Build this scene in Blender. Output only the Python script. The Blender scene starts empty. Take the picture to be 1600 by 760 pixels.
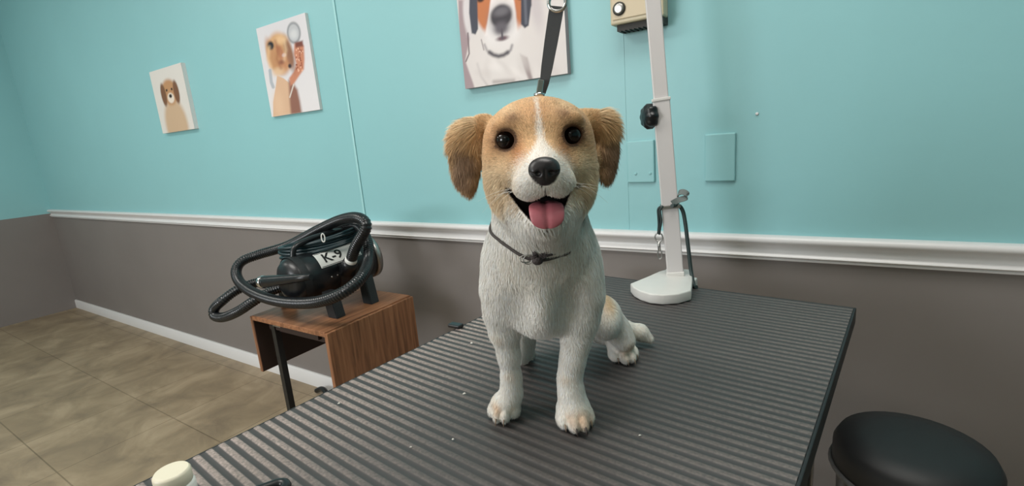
import bpy, bmesh, math, random
import numpy as np
from mathutils import Vector, Matrix
random.seed(7); RNG = np.random.default_rng(11)
C = bpy.context.scene.collection
PI = math.pi

# ------------------------------------------------------------------ camera
F = 770.0
RM = np.array([[ 0.84018082, 0.0489263, -0.54009481],
               [ 0.53633974,-0.2222938,  0.81420215],
               [-0.08022383,-0.97375135,-0.21300811]])   # camera (x right, y down, z forward) -> world
CAMPOS = np.array([0.0, 0.0, 1.10])
cam_data = bpy.data.cameras.new('camera'); cam = bpy.data.objects.new('camera', cam_data); C.objects.link(cam)
cam_data.sensor_width = 36; cam_data.lens = F / 1600 * 36; cam_data.clip_start = 0.02
m = Matrix.Identity(4)
for i in range(3):
    m[i][0] = RM[i][0]; m[i][1] = -RM[i][1]; m[i][2] = -RM[i][2]; m[i][3] = CAMPOS[i]
cam.matrix_world = m
bpy.context.scene.camera = cam

def srgb(r, g, b):
    f = lambda c: (c/255/12.92) if c/255 <= .04045 else ((c/255+.055)/1.055)**2.4
    return (f(r), f(g), f(b), 1.0)

# ------------------------------------------------------------------ world, lights, exposure
world = bpy.data.worlds.new('world'); bpy.context.scene.world = world; world.use_nodes = True
world.node_tree.nodes['Background'].inputs[0].default_value = (.55, .62, .7, 1)
world.node_tree.nodes['Background'].inputs[1].default_value = 0.3
vs = bpy.context.scene.view_settings
vs.view_transform = 'Standard'; vs.look = 'None'; vs.gamma = 1; vs.use_curve_mapping = False; vs.exposure = -0.16

def area(name, loc, rot, sx, sy, power, col):
    l = bpy.data.lights.new(name, 'AREA'); l.shape = 'RECTANGLE'; l.size = sx; l.size_y = sy
    l.energy = power; l.color = col
    o = bpy.data.objects.new(name, l); C.objects.link(o); o.location = loc; o.rotation_euler = rot
    return o
LIGHTS = [  # x, y, power : ceiling fixtures, z 2.58
    (-0.10, 0.50, 18), (-1.75, -0.25, 25), (-3.9, -0.25, 11), (0.35, -1.8, 3.0)]
for x, y, p in LIGHTS:
    area('ceiling_lamp_light', (x, y, 2.505), (0, 0, 0), 1.10, 0.50, p, (1.0, .965, .91))
WINDOW_LIGHT = area('window_daylight', (-2.2, -2.56, 1.55), (PI/2, 0, 0), 1.5, 1.1, 68, (.96, .98, 1.0))

# ------------------------------------------------------------------ calibration helpers
def ray(u, v):
    r = RM @ np.array([u-800.0, v-380.0, F]); return r/np.linalg.norm(r)
def on_y(u, v, Y): r = ray(u, v); return Vector(CAMPOS + r*Y/r[1])
def on_z(u, v, z): r = ray(u, v); return Vector(CAMPOS + r*(z-1.10)/r[2])
WALLY = 1.28
TZ = 0.75       # top of the grooming table

# ------------------------------------------------------------------ materials
def mat(name, col, rough=.5, metal=0, spec=.5, bump=None, noise=None, coat=0, sheen=0):
    """col srgb tuple; noise=(scale, dark mult) colour mottling; bump=(scale, strength, dist)"""
    M = bpy.data.materials.new(name); M.use_nodes = True; nt = M.node_tree; b = nt.nodes['Principled BSDF']
    c = srgb(*col); b.inputs['Base Color'].default_value = c
    b.inputs['Roughness'].default_value = rough; b.inputs['Metallic'].default_value = metal
    b.inputs['Specular IOR Level'].default_value = spec; b.inputs['Coat Weight'].default_value = coat
    b.inputs['Sheen Weight'].default_value = sheen
    tc = nt.nodes.new('ShaderNodeTexCoord')
    if noise:
        n = nt.nodes.new('ShaderNodeTexNoise'); n.inputs['Scale'].default_value = noise[0]; n.inputs['Detail'].default_value = 6
        nt.links.new(tc.outputs['Object'], n.inputs['Vector'])
        r = nt.nodes.new('ShaderNodeValToRGB'); r.color_ramp.elements[0].position = .3; r.color_ramp.elements[1].position = .7
        d = noise[1]; r.color_ramp.elements[0].color = (c[0]*d, c[1]*d, c[2]*d, 1); r.color_ramp.elements[1].color = c
        nt.links.new(n.outputs['Fac'], r.inputs['Fac']); nt.links.new(r.outputs['Color'], b.inputs['Base Color'])
    if bump:
        n2 = nt.nodes.new('ShaderNodeTexNoise'); n2.inputs['Scale'].default_value = bump[0]; n2.inputs['Detail'].default_value = 4
        nt.links.new(tc.outputs['Object'], n2.inputs['Vector'])
        bp = nt.nodes.new('ShaderNodeBump'); bp.inputs['Strength'].default_value = bump[1]; bp.inputs['Distance'].default_value = bump[2]
        nt.links.new(n2.outputs['Fac'], bp.inputs['Height']); nt.links.new(bp.outputs['Normal'], b.inputs['Normal'])
    return M
def attr_mat(name, rough=.8, spec=.2, sheen=0):
    M = bpy.data.materials.new(name); M.use_nodes = True; nt = M.node_tree; b = nt.nodes['Principled BSDF']
    a = nt.nodes.new('ShaderNodeAttribute'); a.attribute_name = 'col'
    nt.links.new(a.outputs['Color'], b.inputs['Base Color'])
    b.inputs['Roughness'].default_value = rough; b.inputs['Specular IOR Level'].default_value = spec
    b.inputs['Sheen Weight'].default_value = sheen
    return M

TEAL = (143, 196, 200)
M_TEAL = mat('teal_wall_paint', TEAL, .42, bump=(35, .12, .004), noise=(1.6, .95))
M_GREY = mat('grey_wall_paint', (128, 122, 119), .5, bump=(35, .1, .003), noise=(3, .93))
M_WHITE_TRIM = mat('white_gloss_trim', (218, 217, 217), .3)
M_CEIL = mat('ceiling_white', (232, 230, 224), .8, bump=(60, .3, .003))
M_BLACK = mat('black_plastic', (22, 24, 27), .32)
M_BLACKM = mat('black_rubber', (26, 27, 29), .55)
M_HOSE = mat('black_hose_vinyl', (24, 27, 30), .28)
M_CORD = mat('dark_teal_cord', (18, 42, 48), .35)
M_CHROME = mat('chrome', (205, 205, 205), .16, metal=1)
M_STEEL = mat('brushed_steel', (170, 168, 165), .35, metal=1)
M_WPOLE = mat('white_powder_coat', (203, 199, 198), .35)
M_WBASE = mat('white_enamel', (214, 212, 208), .3, noise=(40, .96))
M_BEIGE = mat('beige_metal', (196, 184, 156), .4)
M_VENT = mat('dark_vent', (52, 50, 46), .6)
M_STRAP = mat('charcoal_nylon_webbing', (66, 68, 70), .8, bump=(900, .6, .0006))
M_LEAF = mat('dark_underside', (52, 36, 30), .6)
M_LABELW = mat('silver_label', (222, 222, 218), .35)
M_INK = mat('black_ink', (18, 18, 20), .5)
M_EMIT = bpy.data.materials.new('lit_diffuser'); M_EMIT.use_nodes = True
_b = M_EMIT.node_tree.nodes['Principled BSDF']; _b.inputs['Emission Color'].default_value = (1, .97, .92, 1); _b.inputs['Emission Strength'].default_value = 1.2

# wood with grain along a chosen axis
def wood(name, axis):
    M = bpy.data.materials.new(name); M.use_nodes = True; nt = M.node_tree; b = nt.nodes['Principled BSDF']
    tc = nt.nodes.new('ShaderNodeTexCoord'); mp = nt.nodes.new('ShaderNodeMapping')
    sc = [30, 30, 30]; sc[axis] = 2.2; mp.inputs['Scale'].default_value = sc
    n = nt.nodes.new('ShaderNodeTexNoise'); n.inputs['Scale'].default_value = 2.2; n.inputs['Detail'].default_value = 7; n.inputs['Distortion'].default_value = .9
    r = nt.nodes.new('ShaderNodeValToRGB'); e = r.color_ramp.elements
    e[0].position = .30; e[0].color = srgb(108, 72, 50); e[1].position = .72; e[1].color = srgb(170, 122, 88)
    k = e.new(.5); k.color = srgb(146, 100, 70)
    nt.links.new(tc.outputs['Object'], mp.inputs['Vector']); nt.links.new(mp.outputs['Vector'], n.inputs['Vector'])
    nt.links.new(n.outputs['Fac'], r.inputs['Fac']); nt.links.new(r.outputs['Color'], b.inputs['Base Color'])
    b.inputs['Roughness'].default_value = .38
    return M
M_WOODX = wood('walnut_laminate_top', 1); M_WOODZ = wood('walnut_laminate_leaf', 2)

# ------------------------------------------------------------------ mesh helpers
def link(name, bm_or_me, m=None, parent=None, smooth=False, mats=None):
    if isinstance(bm_or_me, bmesh.types.BMesh):
        me = bpy.data.meshes.new(name); bm_or_me.normal_update(); bm_or_me.to_mesh(me); bm_or_me.free()
    else: me = bm_or_me
    o = bpy.data.objects.new(name, me); C.objects.link(o)
    for q in (mats or ([m] if m else [])): me.materials.append(q)
    if smooth:
        for p in me.polygons: p.use_smooth = True
    if parent is not None: o.parent = parent
    return o
def sharp(o, deg=35):
    me = o.data
    for p in me.polygons: p.use_smooth = True
    bm = bmesh.new(); bm.from_mesh(me)
    for e in bm.edges:
        if len(e.link_faces) == 2 and e.calc_face_angle(0) > math.radians(deg): e.smooth = False
    bm.to_mesh(me); bm.free(); return o
def tag(o, label=None, cat=None, group=None, kind=None):
    if label: o['label'] = label
    if cat: o['category'] = cat
    if group: o['group'] = group
    if kind: o['kind'] = kind
    return o
def empty(name, loc, rz=0):
    o = bpy.data.objects.new(name, None); C.objects.link(o); o.location = loc; o.rotation_euler = (0, 0, rz)
    o.empty_display_size = .05; return o
def box(bm, x0, x1, y0, y1, z0, z1, bev=0, mi=0, seg=2, M=None):
    vs_ = [bm.verts.new((x, y, z)) for x in (x0, x1) for y in (y0, y1) for z in (z0, z1)]
    fs = [bm.faces.new([vs_[i] for i in q]) for q in ((0,1,3,2),(4,6,7,5),(0,4,5,1),(2,3,7,6),(0,2,6,4),(1,5,7,3))]
    for f in fs: f.material_index = mi
    if bev:
        es = list({e for f in fs for e in f.edges})
        r = bmesh.ops.bevel(bm, geom=es, offset=bev, segments=seg, profile=.5, affect='EDGES')
        vs_ = list({v for f in r['faces'] for v in f.verts} | {v for v in vs_ if v.is_valid})
        for f in r['faces']: f.material_index = mi
    if M is not None:
        for v in vs_: v.co = M @ v.co
def prism(bm, pts, z0, z1, bev=0, axis=2, mi=0):
    """pts 2D polygon extruded; axis 2: xy->z, 1: xz->y, 0: yz->x"""
    def co(p, h): return (p[0], p[1], h) if axis == 2 else ((p[0], h, p[1]) if axis == 1 else (h, p[0], p[1]))
    a = [bm.verts.new(co(p, z0)) for p in pts]; b = [bm.verts.new(co(p, z1)) for p in pts]
    n = len(pts); fs = [bm.faces.new(a), bm.faces.new(b)]
    for i in range(n): fs.append(bm.faces.new((a[i], a[(i+1) % n], b[(i+1) % n], b[i])))
    for f in fs: f.material_index = mi
    bmesh.ops.recalc_face_normals(bm, faces=fs)
    if bev:
        es = list({e for f in fs[:2] for e in f.edges})
        bmesh.ops.bevel(bm, geom=es, offset=bev, segments=3, profile=.5, affect='EDGES')
def frames(pts, closed=False, up=None):
    n = len(pts); T = []
    for i in range(n):
        a = pts[(i-1) % n] if (closed or i > 0) else pts[i]; b = pts[(i+1) % n] if (closed or i < n-1) else pts[i]
        T.append((b-a).normalized())
    u = up or Vector((0, 0, 1))
    if abs(T[0].dot(u)) > .95: u = Vector((1, 0, 0))
    N = [(u - T[0]*u.dot(T[0])).normalized()]
    for i in range(1, n):
        v = N[-1] - T[i]*N[-1].dot(T[i]); N.append(v.normalized())
    return T, N
def tube(bm, pts, r, seg=10, closed=False, cap=True, flat=None, up=None, mi=0):
    pts = [Vector(p) for p in pts]; n = len(pts)
    rr = r if hasattr(r, '__len__') else [r]*n
    T, N = frames(pts, closed, up); rings = []
    for i in range(n):
        B = T[i].cross(N[i]); ring = []
        for k in range(seg):
            a = 2*PI*k/seg; c, s = math.cos(a), math.sin(a)
            if flat: s *= flat
            ring.append(bm.verts.new(pts[i] + B*c*rr[i] + N[i]*s*rr[i]))
        rings.append(ring)
    m_ = n if closed else n-1
    for i in range(m_):
        a, b = rings[i], rings[(i+1) % n]
        for k in range(seg):
            f = bm.faces.new((a[k], a[(k+1) % seg], b[(k+1) % seg], b[k])); f.material_index = mi; f.smooth = True
    if cap and not closed:
        f1 = bm.faces.new(list(reversed(rings[0]))); f2 = bm.faces.new(rings[-1]); f1.material_index = f2.material_index = mi
def smooth_path(pts, sub=8, closed=False):
    P = [Vector(p) for p in pts]; n = len(P); out = []
    rng = range(n) if closed else range(n-1)
    for i in rng:
        p0 = P[(i-1) % n] if (closed or i > 0) else P[0]*2-P[1]
        p1 = P[i]; p2 = P[(i+1) % n]
        p3 = P[(i+2) % n] if (closed or i < n-2) else P[n-1]*2-P[n-2]
        for k in range(sub):
            t = k/sub
            out.append(.5*((2*p1)+(-p0+p2)*t+(2*p0-5*p1+4*p2-p3)*t*t+(-p0+3*p1-3*p2+p3)*t**3))
    if not closed: out.append(P[-1])
    return out
def lathe(bm, prof, seg=32, M=None, mi=0, cap=True):
    """prof list of (radius, z)"""
    rings = []
    for r, z in prof:
        ring = []
        for k in range(seg):
            a = 2*PI*k/seg; v = Vector((r*math.cos(a), r*math.sin(a), z)); ring.append(bm.verts.new(M @ v if M is not None else v))
        rings.append(ring)
    for a, b in zip(rings, rings[1:]):
        for k in range(seg):
            f = bm.faces.new((a[k], a[(k+1) % seg], b[(k+1) % seg], b[k])); f.material_index = mi; f.smooth = True
    if cap:
        for q in (list(reversed(rings[0])), rings[-1]):
            f = bm.faces.new(q); f.material_index = mi
def axis_matrix(p, d, up=Vector((0, 0, 1))):
    z = Vector(d).normalized(); x = Vector(up).cross(z)
    if x.length < 1e-4: x = Vector((1, 0, 0)).cross(z)
    x.normalize(); y = z.cross(x); M = Matrix.Identity(4)
    for i in range(3): M[i][0] = x[i]; M[i][1] = y[i]; M[i][2] = z[i]; M[i][3] = p[i]
    return M
def text_mesh(name, s, size, extrude, m_, parent, M):
    cu = bpy.data.curves.new(name, 'FONT'); cu.body = s; cu.size = size; cu.extrude = extrude; cu.align_x = 'CENTER'; cu.align_y = 'CENTER'
    cu.offset = size*.012
    t = bpy.data.objects.new(name + '_src', cu); C.objects.link(t)
    dg = bpy.context.evaluated_depsgraph_get(); me = bpy.data.meshes.new_from_object(t.evaluated_get(dg))
    bpy.data.objects.remove(t); me.materials.clear(); me.transform(M); me.name = name
    return link(name, me, m_, parent)

# ------------------------------------------------------------------ the room
X0, X1, Y0, ZC = -5.2, 2.3, -2.6, 2.6
RAIL_T, RAIL_B = 0.822, 0.762
def struct(name, bm, m_=None, mats=None): return tag(link(name, bm, m_, mats=mats), kind='structure')

bm = bmesh.new(); box(bm, X0-.1, X1+.1, WALLY, WALLY+.1, 0, RAIL_B+.03, mi=0); box(bm, X0-.1, X1+.1, WALLY, WALLY+.1, RAIL_B+.03, ZC, mi=1)
struct('wall_back', bm, mats=[M_GREY, M_TEAL])
bm = bmesh.new(); box(bm, X0-.1, X0, Y0, WALLY, 0, .79); box(bm, X0-.1, X0, Y0, WALLY, .79, ZC, mi=1); struct('wall_left', bm, mats=[M_GREY, M_TEAL])
bm = bmesh.new(); box(bm, X1, X1+.1, Y0, WALLY, 0, .79); box(bm, X1, X1+.1, Y0, WALLY, .79, ZC, mi=1); struct('wall_right', bm, mats=[M_GREY, M_TEAL])
M_CREAM = mat('cream_wall_paint', (214, 208, 196), .6, bump=(35, .1, .003))
bm = bmesh.new()   # front wall (behind the camera) with the window opening
wx0, wx1, wz0, wz1 = -2.95, -1.45, 1.0, 2.1
box(bm, X0-.1, wx0, Y0-.1, Y0, 0, ZC); box(bm, wx1, X1+.1, Y0-.1, Y0, 0, ZC); box(bm, wx0, wx1, Y0-.1, Y0, 0, wz0); box(bm, wx0, wx1, Y0-.1, Y0, wz1, ZC)
struct('wall_front', bm, M_CREAM)
bm = bmesh.new()
for a in ((wx0, wx1, wz0, wz0+.05), (wx0, wx1, wz1-.05, wz1), (wx0, wx0+.05, wz0+.05, wz1-.05), (wx1-.05, wx1, wz0+.05, wz1-.05), (-2.225, -2.175, wz0+.05, wz1-.05)):
    box(bm, a[0], a[1], Y0-.08, Y0-.02, a[2], a[3])
struct('window_1', bm, M_WHITE_TRIM)
bm = bmesh.new(); box(bm, X0-.1, X1+.1, Y0-.1, WALLY+.1, ZC, ZC+.1); struct('ceiling', bm, M_CEIL)

# floor: mottled stone-look vinyl tiles
MF = bpy.data.materials.new('stone_look_vinyl'); MF.use_nodes = True; nt = MF.node_tree; b = nt.nodes['Principled BSDF']
tc = nt.nodes.new('ShaderNodeTexCoord'); n1 = nt.nodes.new('ShaderNodeTexNoise'); n1.inputs['Scale'].default_value = 4.5; n1.inputs['Detail'].default_value = 8; n1.inputs['Roughness'].default_value = .62; n1.inputs['Distortion'].default_value = .7
r1 = nt.nodes.new('ShaderNodeValToRGB'); e = r1.color_ramp.elements; e[0].position = .32; e[0].color = srgb(126, 110, 90); e[1].position = .68; e[1].color = srgb(172, 153, 127)
k = e.new(.5); k.color = srgb(150, 132, 107)
br = nt.nodes.new('ShaderNodeTexBrick'); br.offset = 0; br.inputs['Scale'].default_value = 1; br.inputs['Brick Width'].default_value = .40; br.inputs['Row Height'].default_value = .40; br.inputs['Mortar Size'].default_value = .0025
br.inputs['Color1'].default_value = (1, 1, 1, 1); br.inputs['Color2'].default_value = (.90, .89, .86, 1); br.inputs['Mortar'].default_value = (.6, .58, .54, 1)
mx = nt.nodes.new('ShaderNodeMix'); mx.data_type = 'RGBA'; mx.blend_type = 'MULTIPLY'; mx.inputs[0].default_value = 1
nt.links.new(tc.outputs['Object'], n1.inputs['Vector']); nt.links.new(tc.outputs['Object'], br.inputs['Vector']); nt.links.new(n1.outputs['Fac'], r1.inputs['Fac'])
nt.links.new(r1.outputs['Color'], mx.inputs[6]); nt.links.new(br.outputs['Color'], mx.inputs[7]); nt.links.new(mx.outputs[2], b.inputs['Base Color'])
b.inputs['Roughness'].default_value = .42
bm = bmesh.new(); box(bm, X0-.1, X1+.1, Y0-.1, WALLY+.1, -.1, 0); struct('floor', bm, MF)

# chair rail and baseboard
prof = [(0, RAIL_T), (.016, RAIL_T), (.023, RAIL_T-.003), (.0255, RAIL_T-.009), (.0245, RAIL_T-.015), (.019, RAIL_T-.019), (.011, RAIL_T-.024), (.0075, RAIL_T-.031), (.0075, RAIL_T-.037), (.010, RAIL_T-.042),
        (.0155, RAIL_T-.0455), (.017, RAIL_T-.049), (.015, RAIL_T-.052), (.010, RAIL_T-.0535), (.012, RAIL_T-.056), (.011, RAIL_B+.001), (.006, RAIL_B), (0, RAIL_B)]
def extr(name, prof, x0=X0, x1=X1):
    bm = bmesh.new(); a = [bm.verts.new((x0, WALLY-p[0], p[1])) for p in prof]; b = [bm.verts.new((x1, WALLY-p[0], p[1])) for p in prof]
    for i in range(len(prof)-1): bm.faces.new((a[i], b[i], b[i+1], a[i+1]))
    bm.faces.new(a); bm.faces.new(list(reversed(b))); bmesh.ops.recalc_face_normals(bm, faces=bm.faces)
    return sharp(struct(name, bm, M_WHITE_TRIM), 50)
extr('trim_1', prof)
extr('baseboard_back', [(0, .068), (.008, .068), (.012, .062), (.013, .0), (0, 0)])
# painted batten over the wall panel joint; its highlight is put into a paler teal
bm = bmesh.new(); pj = on_y(572, 335, WALLY).x; pk = on_y(519, 0, WALLY).x
Mx = Matrix.Identity(4); box(bm, (pj+pk)/2-.006, (pj+pk)/2+.006, WALLY-.0045, WALLY, RAIL_T, ZC, bev=.003); struct('trim_2', bm, mat('teal_batten_highlight', (158, 209, 211), .35))
bm = bmesh.new(); xs = on_y(975, 100, WALLY).x; box(bm, xs-.0015, xs+.0015, WALLY-.0008, WALLY, RAIL_T, ZC); struct('trim_3', bm, M_TEAL)

# ceiling fixtures
lab = ['long white fluorescent ceiling panel above the grooming table', 'white fluorescent ceiling panel above the window side left of the table',
       'white fluorescent ceiling panel at the far left end of the room', 'white fluorescent ceiling panel behind the camera on the right']
for (x, y, p), L in zip(LIGHTS, lab):
    t = empty('ceiling_light', (x, y, ZC)); tag(t, L, 'ceiling light', 'fluorescent ceiling panels')
    bm = bmesh.new()
    for q in ((-.31, -.27, -.6, .6), (.27, .31, -.6, .6), (-.27, .27, -.6, -.56), (-.27, .27, .56, .6)): box(bm, q[2], q[3], q[0], q[1], -.09, 0)
    link('frame', bm, M_WHITE_TRIM, t)
    bm = bmesh.new(); box(bm, -.56, .56, -.27, .27, -.07, -.06); link('diffuser', bm, M_EMIT, t)

# ------------------------------------------------------------------ painted canvases (flat prints on stretched canvas boxes)
def S(v): v = np.clip(v, 0, 1); return v*v*(3-2*v)
class Paint:
    def __init__(s, X, Z, bg): s.X, s.Z = X, Z; s.c = np.empty(X.shape+(3,)); s.c[:] = srgb(*bg)[:3]; s.n = RNG.random(X.shape)
    def mix(s, a, col): a = a[..., None]; s.c = s.c*(1-a)+np.array(srgb(*col)[:3])*a
    def ell(s, u, v, ru, rv, col, rot=0, soft=.12, a=1, kx=.00214, kz=.00188):
        c = on_y(u, v, WALLY-.02); dx = (s.X-c.x)/kx; dz = -(s.Z-c.z)/kz
        ca, sa = math.cos(rot), math.sin(rot); x = (dx*ca+dz*sa)/ru; z = (-dx*sa+dz*ca)/rv
        s.mix(a*S((1-np.sqrt(x*x+z*z))/soft*.5+.5), col)
    def stroke(s, pts, w, col, soft=1.0, a=1, kx=.00214, kz=.00188):
        P = [on_y(u, v, WALLY-.02) for u, v in pts]; d = np.full(s.X.shape, 1e9)
        for p, q in zip(P, P[1:]):
            ax, az = s.X/kx-p.x/kx, s.Z/kz-p.z/kz; bx, bz = (q.x-p.x)/kx, (q.z-p.z)/kz
            t = np.clip((ax*bx+az*bz)/(bx*bx+bz*bz+1e-9), 0, 1); d = np.minimum(d, np.hypot(ax-bx*t, az-bz*t))
        s.mix(a*S((w-d)/soft*.5+.5), col)
    def poly(s, pts, col, soft=1.0, a=1, kx=.00214, kz=.00188):
        P = [on_y(u, v, WALLY-.02) for u, v in pts]; ins = np.zeros(s.X.shape, bool); d = np.full(s.X.shape, 1e9)
        for p, q in zip(P, P[1:]+P[:1]):
            cond = ((p.z > s.Z) != (q.z > s.Z)) & (s.X < (q.x-p.x)*(s.Z-p.z)/((q.z-p.z) or 1e-9)+p.x); ins ^= cond
            ax, az = (s.X-p.x)/kx, (s.Z-p.z)/kz; bx, bz = (q.x-p.x)/kx, (q.z-p.z)/kz
            t = np.clip((ax*bx+az*bz)/(bx*bx+bz*bz+1e-9), 0, 1); d = np.minimum(d, np.hypot(ax-bx*t, az-bz*t))
        s.mix(a*S(np.where(ins, d, -d)/soft*.5+.5), col)
M_PRINT = attr_mat('canvas_print', .6, .3); M_CANVAS_EDGE = mat('canvas_edge', (226, 224, 222), .7, bump=(600, .2, .0006))
def canvas(name, x0, x1, z0, z1, paint, bg, edge_m, label, group, depth=.02, nx=180, nz=220):
    yb, yf = WALLY, WALLY-depth
    gx = np.linspace(x0, x1, nx); gz = np.linspace(z0, z1, nz); X, Z = np.meshgrid(gx, gz, indexing='ij')
    pa = Paint(X, Z, bg); paint(pa)
    V = np.stack([X, np.full(X.shape, yf), Z], -1).reshape(-1, 3) - np.array([(x0+x1)/2, yb, z0]); col = np.concatenate([pa.c.reshape(-1, 3), np.ones((nx*nz, 1))], 1)
    idx = np.arange(nx*nz).reshape(nx, nz); q = np.stack([idx[:-1, :-1], idx[1:, :-1], idx[1:, 1:], idx[:-1, 1:]], -1).reshape(-1, 4)
    me = bpy.data.meshes.new('printed_face'); me.from_pydata(V.tolist(), [], q.tolist())
    a = me.color_attributes.new('col', 'FLOAT_COLOR', 'POINT'); a.data.foreach_set('color', col.ravel())
    bm = bmesh.new(); w = (x1-x0)/2; box(bm, -w, w, -depth+.0006, 0, 0, z1-z0)
    t = link(name, bm, edge_m); t.location = ((x0+x1)/2, yb, z0); tag(t, label, 'picture', group)
    link('printed_face', me, M_PRINT, t)
    return t

def paint_two_dogs(p):   # puppy holding up a loofah brush and a mirror, pale ground
    kw = dict(kx=.0043, kz=.00262)
    p.ell(435, 58, 44, 60, (212, 210, 214), soft=.8, **kw)
    p.ell(456, 51, 10, 15, (150, 152, 156), **kw); p.ell(456, 51, 7.5, 11.5, (186, 188, 192), **kw); p.ell(456, 53, 5, 6, (205, 206, 208), soft=.6, **kw)
    p.stroke([(460, 68), (462, 90)], 1.5, (160, 160, 165), **kw)
    p.poly([(424, 183), (424, 160), (428, 135), (430, 118), (440, 122), (450, 130), (457, 150), (463, 176)], (212, 176, 146), **kw)
    p.poly([(448, 125), (454, 128), (462, 140), (466, 158), (469, 177), (452, 179), (450, 160)], (142, 100, 86), soft=3, **kw)
    p.poly([(457, 68), (468, 66), (472, 72), (473, 92), (472, 108), (465, 118), (457, 130), (451, 134), (449, 122), (456, 112), (460, 100), (456, 84)], (196, 132, 104), soft=2, **kw)
    for i in range(50):
        a = random.random(); p.ell(458+a*11+random.random()*2, 72+random.random()*40, .9, 1.2, random.choice([(150, 86, 66), (226, 176, 150), (170, 104, 80)]), **kw)
    p.poly([(458, 66), (470, 63), (471, 72), (459, 74)], (120, 72, 62), soft=2, **kw)
    p.ell(433, 84, 19, 30, (204, 158, 112), soft=.2, **kw)
    p.ell(422, 86, 7, 24, (188, 140, 100), rot=-.15, soft=.4, **kw); p.ell(449, 84, 6, 24, (142, 102, 80), rot=-.1, soft=.5, **kw)
    p.ell(435, 82, 5, 18, (162, 100, 76), rot=-.2, soft=.6, a=.75, **kw); p.ell(440, 100, 8, 12, (186, 130, 96), soft=.8, a=.8, **kw)
    p.ell(434, 62, 9, 6, (222, 184, 140), soft=.8, **kw); p.ell(420, 71, 5, 6, (34, 38, 46), soft=.4, **kw); p.ell(441, 86, 3, 2.6, (206, 180, 176), soft=.6, **kw)
    p.ell(450, 103, 2.5, 3, (60, 46, 50), soft=.6, **kw); p.ell(432, 112, 9, 6, (222, 190, 156), soft=.7, a=.8, **kw)
    p.stroke([(427, 64), (431, 76), (430, 92), (436, 106)], 1.6, (150, 96, 66), soft=4, a=.7, **kw); p.stroke([(441, 62), (444, 78), (441, 94)], 1.3, (232, 200, 160), soft=4, a=.7, **kw); p.ell(437, 97, 4, 3, (120, 70, 60), soft=.8, a=.7, **kw); p.stroke([(417, 74), (416, 92), (420, 104)], 2, (224, 188, 146), soft=4, a=.8, **kw)
    p.stroke([(419, 110), (421, 128), (424, 136)], 2.5, (160, 168, 176), a=.8, **kw); p.stroke([(456, 132), (450, 152)], .8, (220, 214, 206), **kw)
    p.ell(433, 165, 8, 18, (226, 192, 160), soft=.9, a=.6, **kw)
def paint_hound(p):      # white and tan hound wearing headphones, mauve-grey ground
    p.poly([(728, 150), (735, -60), (870, -60), (884, 0), (888, 122), (880, 130), (745, 150)], (221, 214, 212), soft=3)
    p.poly([(716, 0), (736, 0), (732, 40), (734, 60), (727, 95), (740, 132), (744, 150), (720, 150)], (164, 146, 150), soft=2)
    p.stroke([(746, 100), (752, 120), (762, 134)], 1.2, (190, 182, 182), soft=3); p.ell(838, 10, 9, 30, (196, 186, 190), rot=-.1, soft=.7, a=.7); p.stroke([(824, -10), (827, 8)], 3, (60, 62, 72), soft=2)
    p.poly([(812, 84), (824, 90), (833, 125), (826, 126), (818, 104)], (150, 134, 134), soft=2)
    p.ell(733, 22, 10, 34, (216, 210, 212), soft=.3); p.stroke([(731, 52), (733, 84), (728, 96)], 1.2, (120, 106, 110))
    p.ell(782, -10, 46, 62, (194, 120, 78), soft=.08)
    p.poly([(770, -60), (794, -60), (800, -20), (806, 20), (808, 52), (758, 56), (764, 20), (769, -20)], (238, 230, 228), soft=2)
    p.ell(784, 55, 27, 24, (233, 228, 228), soft=.3)
    p.ell(784, 92, 40, 30, (226, 220, 218), soft=.6, a=.8)
    p.ell(783, 30, 20, 22, (120, 116, 124), soft=.5, a=.6); p.ell(783, 25, 17, 16, (66, 62, 68), soft=.2); p.ell(783, 18, 12, 6, (110, 106, 112), soft=.7); p.ell(783, 44, 11, 9, (100, 95, 102), soft=.6)
    p.ell(785, 60, 9, 3.5, (110, 88, 96), soft=.6); p.stroke([(784, 46), (785, 60)], 1.5, (90, 84, 92))
    p.ell(751, -2, 6.5, 5, (60, 40, 34), soft=.4); p.ell(815, -6, 6.5, 5, (60, 40, 34), soft=.4)
    p.poly([(734, -30), (745, -30), (747, 45), (743, 54), (737, 52), (733, 20)], (72, 74, 86), soft=1.5)
    p.poly([(814, -30), (832, -30), (830, 8), (826, 40), (820, 44), (814, 38)], (66, 68, 80), soft=1.5); p.stroke([(820, -10), (822, 36)], 2, (104, 106, 118), soft=2)
    p.stroke([(757, 70), (761, 79), (768, 84)], 1.2, (150, 144, 148), soft=3); p.stroke([(793, 83), (798, 78), (800, 71)], 1.4, (130, 124, 130), soft=3); p.stroke([(765, 82), (771, 86), (779, 88), (787, 86), (793, 82)], 2.8, (88, 84, 90), soft=3); p.stroke([(752, 62), (756, 78)], .8, (150, 140, 142))
    for i in range(22):
        p.ell(740+random.random()*140, 95+random.random()*36, 6+random.random()*8, 3+random.random()*4, random.choice([(206, 198, 196), (236, 230, 228)]), soft=.9, a=.35, rot=random.random()*2)
    p.stroke([(772, 128), (802, 126)], 2.5, (150, 140, 138), soft=4, a=.7)
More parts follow.
